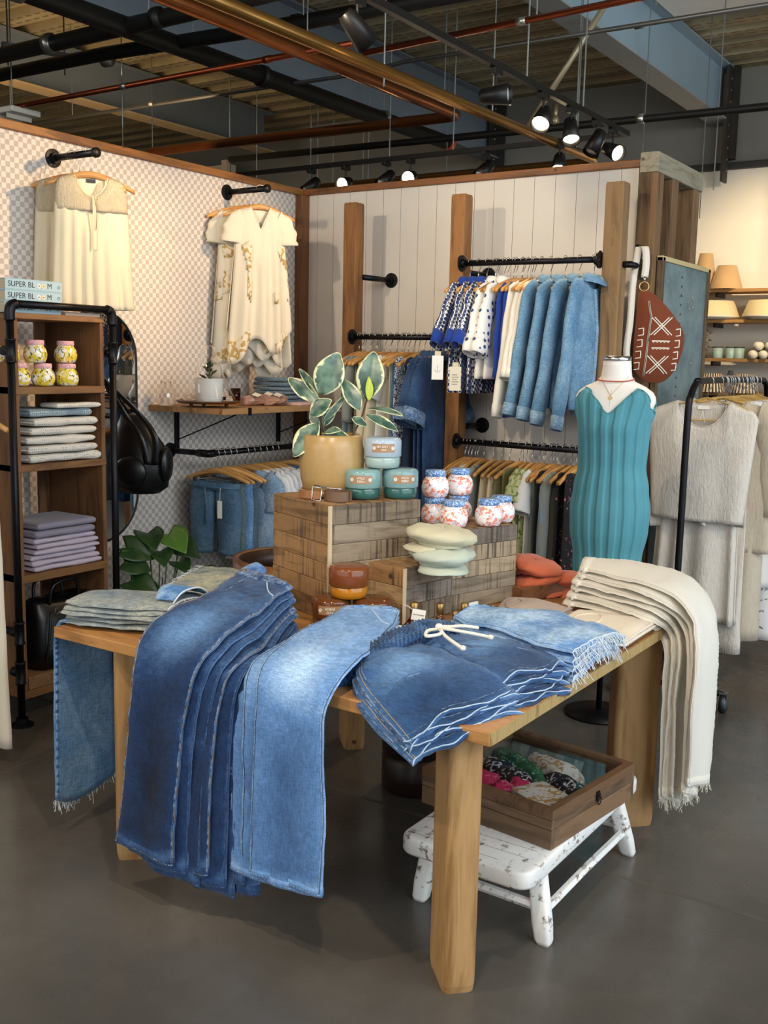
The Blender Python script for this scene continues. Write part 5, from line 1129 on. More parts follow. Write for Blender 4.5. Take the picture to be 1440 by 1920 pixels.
LIL = cloth('cbbfd0', 300, .2, .05); LIL2 = cloth('9a96a8', 200, .25, .08); zz = .6655
for k in range(8):
    h = .024 if k < 6 else .034; folded('folded_shirt', (-.55+.006*math.sin(k*2.3), -1.178+.008*math.cos(k*1.7), zz), .28, .385-.008*k, h, LIL2 if k > 5 else LIL, (ORD[k]+' folded lilac shirt from the bottom of its stack') if k < 6 else ('grey-lilac shirt under the top one of the lilac stack', 'top grey-lilac linen shirt of the lilac stack')[k-6], 'shirt', 'lilac shirts on the pipe shelf', k+30, 1); zz += h+.0008
thing('wooden_block', box(-.60, -.405, -1.41, -1.23, .141, .20), wood('a8835a', '7a5a38', 'X', 1.5, .7), 'short wooden block on the lowest board of the pipe shelf', 'block', bevel=.003)
t = empty('leather_bag', (-.53, -1.15, .2015), 0, 'black leather tote bag on the lowest board of the pipe shelf', 'bag'); R = []
for z, w, d in ((0, .17, .11), (.01, .19, .12), (.1, .185, .12), (.22, .175, .10), (.29, .165, .07), (.31, .16, .05)):
    R.append([(d*abs(math.sin(q))**.6*(1 if math.sin(q) > 0 else -1)*(1+.05*nz(q, z*20, 2)), w*abs(math.cos(q))**.6*(1 if math.cos(q) > 0 else -1), z+.012*nz(q, z*9, 5)) for q in [2*math.pi*k/32 for k in range(32)]])
ob('body', rings(R), LEA, t, True)
for x_ in (-.05, .06): ob('handle', tube(spline([(x_, -.09, .29), (x_*1.2, -.07, .38), (x_*1.2, .05, .39), (x_, .08, .29)], 6), .008, 8), LEA, t, True)
ob('strap', tube(spline([(.11, -.12, .27), (.13, -.15, .15), (.12, -.165, .02)], 5), .006, 6), LEA, t, True); ob('ring', tube([(.115, -.09+.014*math.cos(q), .27+.014*math.sin(q)) for q in [i*.63 for i in range(10)]], .0025, 6, loop=True), plain('8a7a5a', .3, .8), t, True)

# ---- wall shelf and what stands on it
ws_ = empty('wall_shelf', (-.66, .45, 1.345), 0, 'wooden wall shelf on black brackets under the tunics', 'shelf')
BOARD = wood('b98a58', '7f5730', 'Y', 1.0, .6)
for k in range(3): ob('board', box(-.28+k*.187, -.28+(k+1)*.187-.002, -.62, .62, -.018, .014), BOARD, ws_, bevel=.003)
for y_, in ((-.41,), (.50,)):
    ob('bracket', join(box(-.279, -.262, y_-.014, y_+.014, -.25, -.0185), box(-.279, .20, y_-.02, y_+.02, -.0235, -.0185)), METB, ws_, bevel=.002, seg=1)
    ob('brace', tube([(-.262, y_, -.19), (.19, y_, -.024)], .004, 6), METB, ws_); ob('front_clip', box(.278, .284, y_-.012, y_+.012, -.026, .016), METB, ws_)
ZS = 1.3595
TRB = wood('7a4a26', '52301a', 'Y', 1.5, .45)
t = thing('serving_tray', join(lathe([(.001, .02), (.15, .02), (.165, .028), (.17, .034), (.165, .036), (.15, .028), (.001, .026)], 40), *[xf(ellipsoid((0, 0, .01), (.012, .012, .01), 10, 6), (.11*math.cos(q), .11*math.sin(q), 0)) for q in (.4, 2.5, 4.6)]), TRB, 'round footed wooden tray under the glass cloche', 'tray', smooth=True, loc=(-.585, -.075, ZS))
t = empty('cup_planter', (-.585, -.06, ZS+.027), 0, 'white cup with a small succulent under the glass cloche', 'pot')
ob('cup', lathe([(.062, .0), (.066, .004), (.07, .02), (.078, .125), (.076, .128), (.07, .12), (.001, .11)], 32), plain('e9e4d8', .5, 0, .02), t, True)
ob('handle', box(-.015, .0, -.085, -.072, .05, .10), plain('e9e4d8', .5), t)
for i in range(16):
    an = i*2.4; r_ = .012+.055*(i/16); z_ = .125+.085*(1-i/16)+.01*math.sin(i*3); leaf(Vector((r_*.3*math.cos(an), r_*.3*math.sin(an), z_-.01)), Vector((r_*math.cos(an), r_*math.sin(an), z_+.012)), .022, Vector((.4, -.4, 1)), plain('2f4a2c', .4, 0, .2), t, .1, .2, nu=4, nv=6, seed=i)
ob('stem', tube([(0, 0, .11), (.003, 0, .2)], .004, 6), plain('4b5a33', .6), t)
thing('glass_cloche', lathe([(.142, .037), (.146, .037), (.135, .06), (.085, .16), (.045, .27), (.035, .315), (.02, .33), (.001, .333), (.001, .329), (.02, .326), (.032, .312), (.042, .268), (.081, .158), (.131, .06)], 40, cap=False), TGLASS, 'conical clear glass cloche over the cup of succulent', 'cloche', smooth=True, loc=(-.585, -.06, ZS))
thing('glass_vase', lathe([(.03, 0), (.05, .01), (.055, .05), (.03, .1), (.028, .13), (.024, .13), (.026, .1), (.05, .05), (.045, .012)], 24, cap=False), TGLASS, 'small clear glass vessel left of the cloche', 'vase', smooth=True, loc=(-.80, -.17, ZS+.002))
for i, (x, y, s_) in enumerate(((-.78, .19, 1.1), (-.83, .26, .8), (-.76, .345, 1.0))):
    thing('amber_glass', xf(lathe([(.022, 0), (.03, .004), (.033, .09), (.031, .09), (.028, .01), (.001, .01)], 20, cap=False), s=s_), AMBG, ('large amber glass just right of the cloche', 'small amber glass behind the large one', 'amber glass behind the wrapped packets')[i], 'glass', smooth=True, loc=(x, y, ZS))
rr = random.Random(8)
for i, (x, y) in enumerate(((-.55, .27), (-.50, .40), (-.62, .46))):
    R = []
    for k in range(9):
        f = k/8; w = .05*(.35+.65*math.sin(math.pi*min(.95, max(.05, f)))); R.append([(w*math.cos(q)*(1+.35*rr.uniform(-1, 1)), -.09+.18*f, max(.002, .028+.028*math.sin(q)*(1+.3*rr.uniform(-1, 1)))) for q in [2*math.pi*j/10 for j in range(10)]])
    t = thing('wrapped_packet', rings(R), plain(('b98a76', 'c79a84', 'a87868')[i], .25, 0, .25, 30), ('left', 'front', 'rear')[i]+' crumpled pinkish wrapped packet on the wall shelf', 'packet', loc=(x, y, ZS))
    ob('paper_tag', xf(box(-.02, .02, -.03, .03, 0, .001), (.02, 0, .062), .4, .2, .3), plain('efe4d4', .7), t)
folded('folded_jeans', (-.68, .66, ZS+.002), .26, .22, .05, denim('5f7384', '8496a2', None, 6, 'slate', .6), 'lowest pair of grey-blue jeans folded on the wall shelf', 'jeans', 'folded jeans on the wall shelf', 5, 2)
folded('folded_jeans', (-.68, .665, ZS+.054), .25, .215, .045, denim('5f7384', '8496a2', None, 6, 'slate', .6), 'middle pair of grey-blue jeans folded on the wall shelf', 'jeans', 'folded jeans on the wall shelf', 6, 2)
folded('folded_jeans', (-.69, .66, ZS+.101), .25, .19, .055, denim('54687a', '7f93a2', None, 6, 'slate', .6), 'top pair of grey-blue jeans folded on the wall shelf', 'jeans', 'folded jeans on the wall shelf', 7, 2)
thing('pink_cloth', rings([[(x*s_, y*s_, z+.003*nz(x, y, z, 20)) for x, y in rrect(.16, .34, .02)] for z, s_ in ((0, .98), (.008, 1), (.014, .97))]), cloth('e0b9aa', 200), 'flat pale pink cloth on the front of the wall shelf', 'cloth', smooth=True, loc=(-.47, .66, ZS))

# ---- rail under the wall shelf with shorts and shirts
ZR = 1.095
rod_tube('clothes_rail', [(WX, -.01, ZR), (WX+.30, -.01, ZR), (WX+.30, 1.10, ZR)], 'black pipe clothes rail under the wall shelf', fl=(((WX, -.01, ZR), 'x'),))
ob('elbow', join(tube([(.22, 0, 0), (.30, 0, 0)], .0215, 14), ellipsoid((.30, 0, 0), (.023, .023, .0215), 14, 8), tube([(.30, 0, 0), (.30, .05, 0)], .0215, 14)), METB, bpy.data.objects['clothes_rail'], True)
XR = WX+.30; GH = 'hangers on the rail under the wall shelf'
dsh = [denim('4a6884', '6f8ea6', None, 6, 'chambray', .6), denim('5b6e74', '74868a', None, 6, 'grey_chambray', .5), denim('5a84b0', '8fb6dc', None, 6, 'sky_chambray', .8), denim('4f6470', '6c8088', None, 6, 'slate_chambray', .5)]
for i, (y, rz) in enumerate(((.05, .16), (.10, .10), (.15, .22), (.20, .1))):
    hanger((XR, y, ZR), rz, 'wooden clip hanger holding denim shorts on the rail under the wall shelf', GH, 'clip')
    tt = legs('denim_shorts', (XR, y, ZR), rz, dsh[i], ('foremost blue-grey denim shorts with a belt tie on the rail under the shelf', 'grey-green denim shorts, second on the rail under the shelf', 'sky blue denim shorts, third on the rail under the shelf', 'slate denim shorts, fourth on the rail under the shelf')[i], 'shorts', 'denim shorts under the wall shelf', L=.40, ww=.155, wl=.2, wb=.068, th=.028, split=.15, seed=i, hemm=dsh[i])
    if i == 0:
        ob('belt_tie', join(tube([(-.05, -.038, -.19), (-.03, -.045, -.30), (-.035, -.045, -.40)], .006, 6), tube([(-.17, -.02, -.19), (0, -.038, -.19), (.17, -.02, -.19)], .007, 6)), dsh[0], tt, True)
        ob('price_tag', box(.045, .075, -.052, -.050, -.36, -.26), WHT, tt); ob('tag_string', tube([(.06, -.045, -.19), (.06, -.051, -.27)], .0012, 5), WHT, tt)
WSH = cloth('f0efee', 300, .2, .03); CHB = denim('8aa8c8', 'b6cce2', None, 6, 'light_chambray', .8)
for i in range(6):
    y = .30+.055*i; rz = .12+.05*math.sin(i*2)
    hanger((XR, y, ZR), rz, 'wooden hanger with a white shirt on the rail under the wall shelf', GH)
    top('white_shirt' if i else 'striped_shirt', (XR, y, ZR), rz, WSH if i else CHB, 'pale blue shirt just right of the denim shorts' if i == 0 else '%s white shirt from the left on the rail under the wall shelf' % ORD[i-1], 'shirt', 'shirts under the wall shelf', L=.52+.06*(i > 1), ws=.19, wc=.22, wh=.24, th=.024, slv=(.14, .07, .075, .02) if i < 3 else (.4, .06, .05, .02), seed=i+40, fa=.01)
for i in range(4):
    y = .72+.08*i; hanger((XR, y, ZR), .05, 'wooden hanger near the far end of the rail under the wall shelf', GH)
    top('denim_shirt', (XR, y, ZR), .05, dsh[(i+2) % 4], '%s denim top at the far end of the rail under the wall shelf' % ORD[i], 'top', 'denim tops under the wall shelf', L=.6, ws=.19, wc=.22, wh=.25, th=.03, seed=i+50, nd=.06)
thing('white_linen', panel(.42, .14, .17, .19, .03, .01, 0, .02, .02, 5, 3, None, 1, z0=0), cloth('d9dade', 300), 'white linen garment hanging below the denim shorts', 'garment', smooth=True, solid=.003, loc=(-.62, .42, .66), rz=.1)
# curved wooden chair behind the table
t = empty('barrel_chair', (.20, -.30, 0), 0, 'curved bentwood chair back seen between the dark jeans and the large crate', 'chair'); CWD = wood('a8703c', '6e4522', 'X', 1.2, .4)
for r0_, r1_, z0_, z1_, m_, nm in ((.27, .295, .52, .66, CWD, 'backrest'), (.262, .27, .53, .655, plain('3a2318', .4, 0, .1), 'back_pad')):
    R = []
    for i in range(25):
        an = math.radians(20+i*320/24)+1.2; dz = .0; R.append([(r*math.cos(an), r*math.sin(an), z) for r, z in ((r0_, z0_), (r1_, z0_), (r1_, z1_), (r0_, z1_))])
    ob(nm, rings(R), m_, t, True)
ob('seat', lathe([(.001, .40), (.27, .40), (.28, .42), (.27, .45), (.001, .455)], 32), plain('2c1d16', .5), t, True)
for q in (.8, 2.4, 4, 5.5): ob('leg', tube([(.2*math.cos(q), .2*math.sin(q), .4), (.27*math.cos(q), .27*math.sin(q), 0)], [.016, .011], 10), CWD, t, True); ob('back_post', tube([(.27*math.cos(q), .27*math.sin(q), .44), (.28*math.cos(q), .28*math.sin(q), .53)], .012, 8), CWD, t, True)
# cream garment cut by the left edge of the frame
t = top('cream_dress', (-.235, -1.80, 1.50), .1, cloth('e6dcc8', 260, .3, .04), 'cream garment hem cut off by the left edge of the picture', 'dress', None, L=1.33, ws=.17, wc=.18, wh=.20, th=.03, seed=77)
hanger((-.235, -1.80, 1.50), .1, 'wooden hanger of the cream garment outside the left edge', None)
rod_tube('clothes_rail', [(-.235, -1.80, 1.50), (-.235, -2.9, 1.50), (-.235, -2.9, 0)], 'pipe rail just outside the left edge carrying the cream garment', fl=(((-.235, -2.9, 0), 'z'),))
# ================================================================ BACK WALL: timbers, rails and clothes
PST = wood('9a6a3a', '5f3d20', 'Z', .9, .65); PST2 = wood('a8855a', '6b5030', 'Z', .9, .7)
for x0, w_, m_, lb in ((-.364, .088, PST, 'left square timber post standing before the boarded wall'), (.369, .088, PST, 'middle square timber post, between the two clothes rails'), (1.268, .098, PST2, 'right square timber post beside the denim jackets')):
    p_ = rrect(w_, .092, .006, 2); thing('timber_post', rings([[(x*s_*(1+.01*nz(z, x, 1, 2)), y*s_*(1+.01*nz(z, y, 4, 2)), z) for x, y in p_] for z, s_ in [(0, 1)]+[(.3*k, 1) for k in range(1, 9)]+[(2.53, 1), (2.545, .93)]]), m_, lb, 'post', loc=(x0+w_/2, .90, 0))
YB = .835
rod_tube('clothes_rail', [(-.276, YB, 1.765), (.370, YB, 1.765)], 'black clothes rail between the left and the middle timber posts', fl=(((-.276, YB, 1.765), 'x'), ((.370, YB, 1.765), '-x')))
rod_tube('clothes_rail', [(.458, YB, 2.168), (1.268, YB, 2.163)], 'upper black clothes rail between the middle and right posts', fl=(((.458, YB, 2.168), 'x'), ((1.267, YB, 2.163), '-x')))
rod_tube('clothes_rail', [(.458, YB, 1.19), (1.268, YB, 1.185)], 'lower black clothes rail between the middle and right posts', fl=(((.458, YB, 1.19), 'x'), ((1.267, YB, 1.185), '-x')))
for x_, z_, lb in ((-.235, 2.118, 'black pipe arm fixing the left timber post to the boarded wall'), (.44, 2.13, 'upper pipe arm behind the middle timber post'), (.435, 1.263, 'lower pipe arm behind the middle timber post'), (1.37, 2.14, 'black pipe arm between the right timber post and the timber tower')):
    if x_ < 1.2: rod_tube('wall_strut', [(x_, .947, z_), (x_, WY-.001, z_)], lb, fl=(((x_, WY-.001, z_), '-y'),)) if False else rod_tube('wall_strut', [(x_-.03, .93, z_), (x_+.0, WY-.001, z_)], lb, fl=(((x_, WY-.001, z_), '-y'),))
    else: rod_tube('wall_strut', [(1.367, .90, z_), (1.40, .90, z_), (1.40, 1.148, z_)], lb)
R90 = math.pi/2
def hang_row(items, y, z, group_h, hang_label):
    for it in items:
        x = it['x']; rz = R90+it.get('rz', 0); hanger((x, y, z), rz, hang_label, group_h, it.get('kind', 'wood'))
        if 'make' in it: it['make']((x, y, z), rz)
rj = random.Random(21)
def jit(a_=.09): return rj.uniform(-a_, a_)
# upper rail
HOUND = NT('houndstooth', .9); v = HOUND.coord((1, 1, 1), (0, .25, 0)); w1 = HOUND.n('TexChecker', {'Vector': v, 'Scale': 62.0, 'Color1': srgb('f3f2ee'), 'Color2': srgb('1f2f5a')}).outputs[0]
w2 = HOUND.n('TexWave', {'Vector': v, 'Scale': 16.0, 'Distortion': 1.5, 'Detail': 1.0}, bands_direction='Y').outputs['Fac']; HOUND.base(HOUND.mix(HOUND.ramp(w2, [(.55, 0.0), (.62, .9)]), w1, srgb('24376a'))); HOUND = HOUND.m
RBL = cloth('2546a0', 300, .25, .06); DOT = dots('f1eeea', '2f4a86', 26, .27, 'blue_dots'); WHS = cloth('f1ece1', 260, .25, .03); JN = denim('5f89ac', '8db0c8', None, 6, 'jacket_denim', .7); JNS = pucker('7fa3c0')
items = []
GU = 'wooden hangers on the upper rail'; HU = 'wooden hanger on the upper rail between the middle and right posts'
for i in range(3):
    items.append(dict(x=.515+.052*i, rz=jit(), make=lambda p_, r_, i=i: top('knit_shirt', p_, r_, HOUND, ('leftmost', 'middle', 'right')[i]+' navy and white check knit top with royal blue trim', 'top', 'check knit tops on the upper rail', L=.60, ws=.165, wc=.18, wh=.19, th=.026, slv=(.26, .065, .055, .13), cuff=(RBL, 3), collar=RBL, seed=200+i, fa=.006)))
for i in range(2):
    items.append(dict(x=.685+.06*i, rz=jit(), make=lambda p_, r_, i=i: top('dotted_blouse', p_, r_, DOT, ('left', 'right')[i]+' white blouse with blue polka dots', 'blouse', 'polka dot blouses on the upper rail', L=.52, ws=.165, wc=.19, wh=.21, th=.034, slv=(.30, .065, .06, .10), cuff=(DOT, 3), collar=DOT, seed=210+i, fa=.012)))
for i in range(2):
    items.append(dict(x=.795+.035*i, rz=jit(), make=lambda p_, r_, i=i: top('blue_shirt', p_, r_, RBL, ('left', 'right')[i]+' plain royal blue garment between the dotted and white shirts', 'shirt', 'royal blue garments on the upper rail', L=.72, ws=.165, wc=.18, wh=.2, th=.018, slv=(.42, .05, .04, .02), seed=220+i, fa=.008)))
for i in range(3):
    items.append(dict(x=.862+.04*i, rz=jit(), make=lambda p_, r_, i=i: top('white_shirt', p_, r_, WHS, ('left', 'middle', 'right')[i]+' white long-sleeved shirt left of the denim jackets', 'shirt', 'white shirts on the upper rail', L=.62, ws=.165, wc=.18, wh=.21, th=.02, slv=(.62 if i == 0 else .42, .055, .04, .12), cuff=(WHS, 2), seed=230+i, fa=.010)))
for i in range(5): items.append(dict(x=.67+.055*i, rz=jit(.25)))
for i in range(4):
    items.append(dict(x=.995+.080*i, rz=jit(.05)-.12, make=lambda p_, r_, i=i: top('denim_jacket', p_, r_, JN, ('leftmost', 'second', 'third', 'rightmost')[i]+' light denim jacket of the four on the upper rail', 'jacket', 'denim jackets on the upper rail', L=.66, ws=.185, wc=.20, wh=.21, th=.034, slv=(.60+.02*i, .068, .044, .13), cuff=(JNS, 2), collar=JN, seed=240+i, fa=.010, placket=JNS, nd=.05)))
hang_row(items, YB, 2.1655, GU, HU)
for i, (x, y, z, lb) in enumerate(((.560, .44, 1.60, 'white price tag hanging from the leftmost check knit top'), (.645, .48, 1.545, 'cream price tag hanging from the polka dot blouse'))):
    t = thing('price_tag', box(-.03, .03, -.001, .001, -.062, .062), plain(('f2efe8', 'e4dcc4')[i], .7), lb, 'tag', loc=(x, y, z), rz=YAW)
    ob('string', tube([(0, 0, .05), (.004, .03, .11), (.0, .05, .16)], .001, 4), BLK, t); ob('clip', box(-.016, .016, .001, .003, .055, .085), plain('d8cba8', .6), t)
    if i == 0: ob('anchor_print', join(tube([(0, -.0014, -.02), (0, -.0014, .012)], .0008, 4), tube([(.014*math.cos(q), -.0014, -.01+.014*math.sin(q)) for q in [math.pi+k*.39 for k in range(9)]], .0008, 4)), INK, t)
    else: ob('print', join(*[box(-.018, .010+.008*(k % 2), -.0014, -.001, -.03+k*.012, -.026+k*.012) for k in range(5)]), plain('8a8272', .8), t)
# rail between left and middle posts
GM = 'wooden hangers on the rail left of the middle post'; HM = 'wooden hanger on the rail between the left and middle posts'
cl = {k: cloth(v, 260, .25, .06) for k, v in dict(gb='8a9cab', gr='8f9189', sg='87928a', cm='e0d2b2', wt='efeeea', tn='cbbd9c', bk='1f2228', nv='28324a', ol='7d7c55').items()}
mk = lambda nm, m_, lb, cat, L, slv=None, **k: (lambda p_, r_: top(nm, p_, r_, m_, lb, cat, None, L=L, ws=.165, wc=.17, wh=.2, th=.02, slv=slv, **k))
row = [(-.22, 'dress', cl['gb'], 'pale blue-grey dress at the left end of the rail behind the rubber plant', 'dress', .78, None), (-.18, 'shirt', cl['gr'], 'grey shirt left of the sage dress, behind the rubber plant', 'shirt', .66, (.3, .06, .05, .03)), (-.135, 'dress', cl['gr'], 'grey dress left of the sage dress on the rail behind the plant', 'dress', .82, None), (-.09, 'dress', cl['sg'], 'sage grey dress with gathered neck behind the rubber plant', 'dress', .75, None),
 (-.04, 'shirt', cl['cm'], 'left cream shirt on the rail between the left and middle posts', 'shirt', .74, (.5, .06, .05, .04)), (.0, 'shirt', cl['cm'], 'right cream shirt on the rail between the left and middle posts', 'shirt', .74, (.5, .055, .045, .03)), (.045, 'tee', cl['wt'], 'white tee on the rail between the left and middle posts', 'shirt', .78, (.16, .075, .085, .06)), (.085, 'dress', cl['tn'], 'beige ribbed dress right of the white tee', 'dress', .80, None),
 (.125, 'dress', denim('55788f', '93b0bf', None, 6, 'washed', .7), 'washed denim garment right of the beige ribbed dress', 'dress', .9, None), (.16, 'dress', printed('c9d4e4', '27407a', 60, 'blue_print', .4), 'blue and white printed dress on the rail left of the black clothes', 'dress', .92, None), (.195, 'dress', cl['bk'], 'black garment left of the denim jumpsuits', 'dress', .95, None), (.23, 'dress', cl['nv'], 'navy garment left of the denim jumpsuits', 'dress', .95, None)]
items = [dict(x=x, rz=jit(.15), make=mk(nm, m_, lb, cat, L, slv, seed=300+i, fa=.012, nd=.06)) for i, (x, nm, m_, lb, cat, L, slv) in enumerate(row)]
JS = denim('223a5e', '3d5f8a', None, 6, 'jumpsuit_denim', .7); JSS = pucker('4a6c94')
for i in range(3): items.append(dict(x=.272+.034*i, rz=jit(.05), make=lambda p_, r_, i=i: top('denim_jumpsuit', p_, r_, JS, ('leftmost', 'middle', 'rightmost')[i]+' of the three dark denim jumpsuits with rolled short sleeves', 'jumpsuit', 'dark denim jumpsuits by the middle post', L=1.05, ws=.175, wc=.17, wh=.16, th=.017, slv=(.28, .07, .095 if i == 2 else .08, .10), cuff=(JSS, 3), collar=JS, seed=330+i, fa=.008, nd=.04)))
for i in range(4): items.append(dict(x=-.20+.1*i, rz=jit(.3)))
hang_row(items, YB, 1.765, GM, HM)
# lower rail
GL = 'wooden hangers on the lower rail'; HL = 'wooden hanger on the lower rail behind the coral jars'
FLW = printed('151417', 'b86a7c', 40, 'black_floral', .60); GRD = printed('b9c08f', '6f8a4c', 26, 'green_print', .48)
row = [(.56, 'shirt', cl['gb'], 'blue-grey shirt at the left end of the lower rail', .5, (.2, .06, .05, .03)), (.60, 'shirt', cl['cm'], 'cream shirt on the lower rail behind the jars', .5, (.2, .06, .05, .03)), (.64, 'shirt', cl['gr'], 'grey shirt on the lower rail behind the jars', .5, (.2, .06, .05, .03)),
 (.86, 'dress', cl['ol'], 'olive strappy dress on the lower rail right of the skirts', .62, None), (.90, 'dress', GRD, 'left green printed dress on the lower rail', .66, (.10, .07, .09, .04)), (.935, 'dress', GRD, 'right green printed dress on the lower rail', .66, (.10, .07, .09, .04)), (.975, 'tee', cl['wt'], 'white tee on the lower rail beside the green dresses', .5, (.14, .07, .08, .05)),
 (1.01, 'shirt', cl['sg'], 'sage trousers and top on the lower rail', .7, None), (1.045, 'shirt', cl['bk'], 'black garment between the sage and slate ones on the lower rail', .72, None), (1.08, 'shirt', cl['gb'], 'slate blue garment on the lower rail', .75, (.5, .045, .04, .01)), (1.12, 'shirt', cl['gr'], 'dark grey trousers on the lower rail', .75, (.5, .045, .04, .01)),
 (1.16, 'dress', FLW, 'leftmost black floral dress on the lower rail', .85, None), (1.19, 'dress', FLW, 'middle black floral dress on the lower rail', .85, None), (1.22, 'dress', FLW, 'rightmost black floral dress on the lower rail, by the dress form', .85, None)]
items = [dict(x=x, rz=jit(.15), make=mk(nm, m_, lb, 'shirt' if nm != 'dress' else 'dress', L, slv, seed=400+i, fa=.010, nd=.06)) for i, (x, nm, m_, lb, L, slv) in enumerate(row)]
for i in range(3): items.append(dict(x=.70+.05*i, rz=jit(.08), kind='clip', make=lambda p_, r_, i=i: legs('skirt', p_, r_, (cl['tn'], cl['cm'], cl['ol'])[i], ('beige pleated skirt on a clip hanger on the lower rail', 'cream skirt on a clip hanger on the lower rail', 'olive-grey skirt on a clip hanger on the lower rail')[i], 'skirt', None, L=.45, ww=.15, wl=.2, th=.025, skirt=True, seed=i)))
for i in range(7): items.append(dict(x=.52+.022*i if i < 4 else 1.0+.06*(i-4), rz=jit(.2)))
hang_row(items, YB, 1.188, GL, HL)

# ---------------------------------------------------------------- TIMBER TOWER AND METAL PANEL
TW1 = wood('8a6a48', '4d3822', 'Z', .9, .75, bump=.4); TWG = wood('a39b84', '6f6652', 'Y', .9, .8, bump=.4)
t = empty('timber_tower', (1.396, 1.5, 0), 0, 'frame of rough square timbers at the right end of the boarded wall', 'frame')
for y_, m_ in ((-.34, TW1), (-.10, TW1), (.27, TW1)): ob('post', box(-.048, .048, y_-.05, y_+.05, 0, 2.622), m_, t, bevel=.004)
ob('top_beam', box(-.05, .05, -.395, .365, 2.623, 2.725), TWG, t, bevel=.006)
ob('iron_plate', join(box(-.02, .02, -.3935, -.3905, 2.08, 2.15), box(-.02, .02, -.3935, -.3905, 2.16, 2.22)), plain('5a5652', .4, .7), t)
for z_ in (2.1, 2.19): ob('bolt', xf(cyl(.009, 0, .008, 10), (0, -.3935, z_), 0, math.pi/2), plain('c8c4ba', .3, .8), t)
a = NT('blue_sheet_metal', .5, .35); v = a.coord(); c_ = a.ramp(a.noise(v, 3.5, 6, .65), [(.3, '5c7278'), (.5, '7f9599'), (.7, '9aa9a5')]); c_ = a.mix(a.ramp(a.noise(v, 40, 3), [(.6, 0.0), (.72, .5)]), c_, srgb('a9b0a8')); a.base(c_); a.bump(a.noise(v, 18, 4), .2, .004)
t = empty('metal_panel', (1.47, 1.16, 0), 0, 'blue-grey riveted metal panel in a wooden frame facing the garment rack', 'panel')
ob('sheet', box(-.012, .0, .04, .80, .08, 2.18), a.m, t); ob('frame', join(box(-.022, .012, 0, .04, 0, 2.2), box(-.022, .012, .80, .84, 0, 2.2)), wood('6e5a42', '3f3122', 'Z', 1, .7), t, bevel=.003); ob('top_rail', box(-.022, .012, 0, .84, 2.18, 2.205), plain('d6c08c', .6), t, bevel=.002); ob('foot_rail', box(-.022, .012, .04, .80, 0, .08), TW1, t)
rv = random.Random(3); rvs = [(.001, .36, 2.12-.05*k) for k in range(38)]+[(.001, rv.uniform(.08, .76), rv.uniform(1.0, 2.1)) for k in range(26)]
ob('rivets', join(*[xf(lathe([(.007, 0), (.006, .003), (.001, .004)], 8), p_, 0, 0, math.pi/2) for p_ in rvs[:38]]), plain('5d6c70', .4, .6), t)['kind'] = 'stuff'
ob('bolt_heads', join(*[xf(lathe([(.011, 0), (.009, .004), (.001, .006)], 8), p_, 0, 0, math.pi/2) for p_ in rvs[38:]]), plain('c2c6c0', .3, .7), t)['kind'] = 'stuff'
# sling bag hanging from the tower
BRN = cloth('7a3f28', 120, .4, .08); WHL = cloth('ece6da', 200)
t = empty('sling_bag', (1.535, 1.03, 1.76), YAW-.15, 'brown mudcloth sling bag with white line pattern on a white strap', 'bag')
out = [(-.115, .245), (-.07, .255), (.0, .20), (.07, .12), (.12, .03), (.105, -.09), (.06, -.18), (.0, -.215), (-.075, -.20), (-.125, -.13), (-.13, .0), (-.125, .12)]
oc = spline([(x, 0, z) for x, z in out], 5, True); cxz = Vector((-.01, 0, .0)); R = []
for s_ in (1, .985, .9, .75, .55, .3, .05): R.append([cxz+(p-cxz)*s_+Vector((0, -.045*(1-s_**3.2), 0)) for p in oc])
Rb = [[cxz+(p-cxz)*s_+Vector((0, .03*(1-s_**3), 0)) for p in oc] for s_ in (.985, .8, .4, .05)]
ob('body', rings(R[::-1]+Rb), BRN, t, True)
def on_bag(x, z):
    p = Vector((x, 0, z))-cxz; r = p.length; best = 1
    an = math.atan2(p.z, p.x); m_ = min(oc, key=lambda q: abs((math.atan2(q.z, q.x-cxz.x)-an+math.pi) % (2*math.pi)-math.pi)); s_ = min(.97, r/max(.01, (m_-cxz).length)); return Vector((x, -.045*(1-s_**3.2)-.0015, z))
def bl(pts, r=.0028): return tube([on_bag(x, z) for a_, b_ in zip(pts[:-1], pts[1:]) for x, z in [(a_[0]+(b_[0]-a_[0])*k/4, a_[1]+(b_[1]-a_[1])*k/4) for k in range(5)]], r, 5)
L_ = []
for cx_, cz_ in ((.0, .075), (-.01, -.12)):
    for o_ in (-.008, .008): L_ += [bl([(cx_-.045+o_, cz_-.045), (cx_+.045+o_, cz_+.045)]), bl([(cx_-.045+o_, cz_+.045), (cx_+.045+o_, cz_-.045)])]
for zb in (.0, -.035): L_.append(bl([(-.045, zb), (.045, zb)])); L_.append(bl([(-.045+.009*k, zb-(.008 if k % 2 else 0)) for k in range(11)], .0015))
for sx_ in (-.098, .088):
    for k in range(4): z_ = .06-.058*k; dx = -.02*k*.2 if sx_ > 0 else -.004*k; L_.append(bl([(sx_+dx-.014, z_), (sx_+dx+.010, z_+.004), (sx_+dx+.010, z_-.030), (sx_+dx-.014, z_-.034)]))
ob('line_pattern', join(*L_), WHL, t)
ob('zip', join(bl([(-.07, .20), (-.055, .12), (-.065, .0), (-.07, -.10), (-.075, -.18)], .005)), plain('d8d2c8', .5), t, True); ob('zip_line', bl([(-.068, .20), (-.053, .12), (-.063, .0), (-.068, -.10), (-.073, -.18)], .0062) if False else xf(bl([(-.07, .20), (-.055, .12), (-.065, .0), (-.07, -.10), (-.075, -.18)], .0018), (0, -.005, 0)), BLK, t)
ob('ring', tube([(-.095+.024*math.cos(q), -.004, .275+.024*math.sin(q)) for q in [i*.524 for i in range(12)]], .003, 6, loop=True), GOLD, t, True)
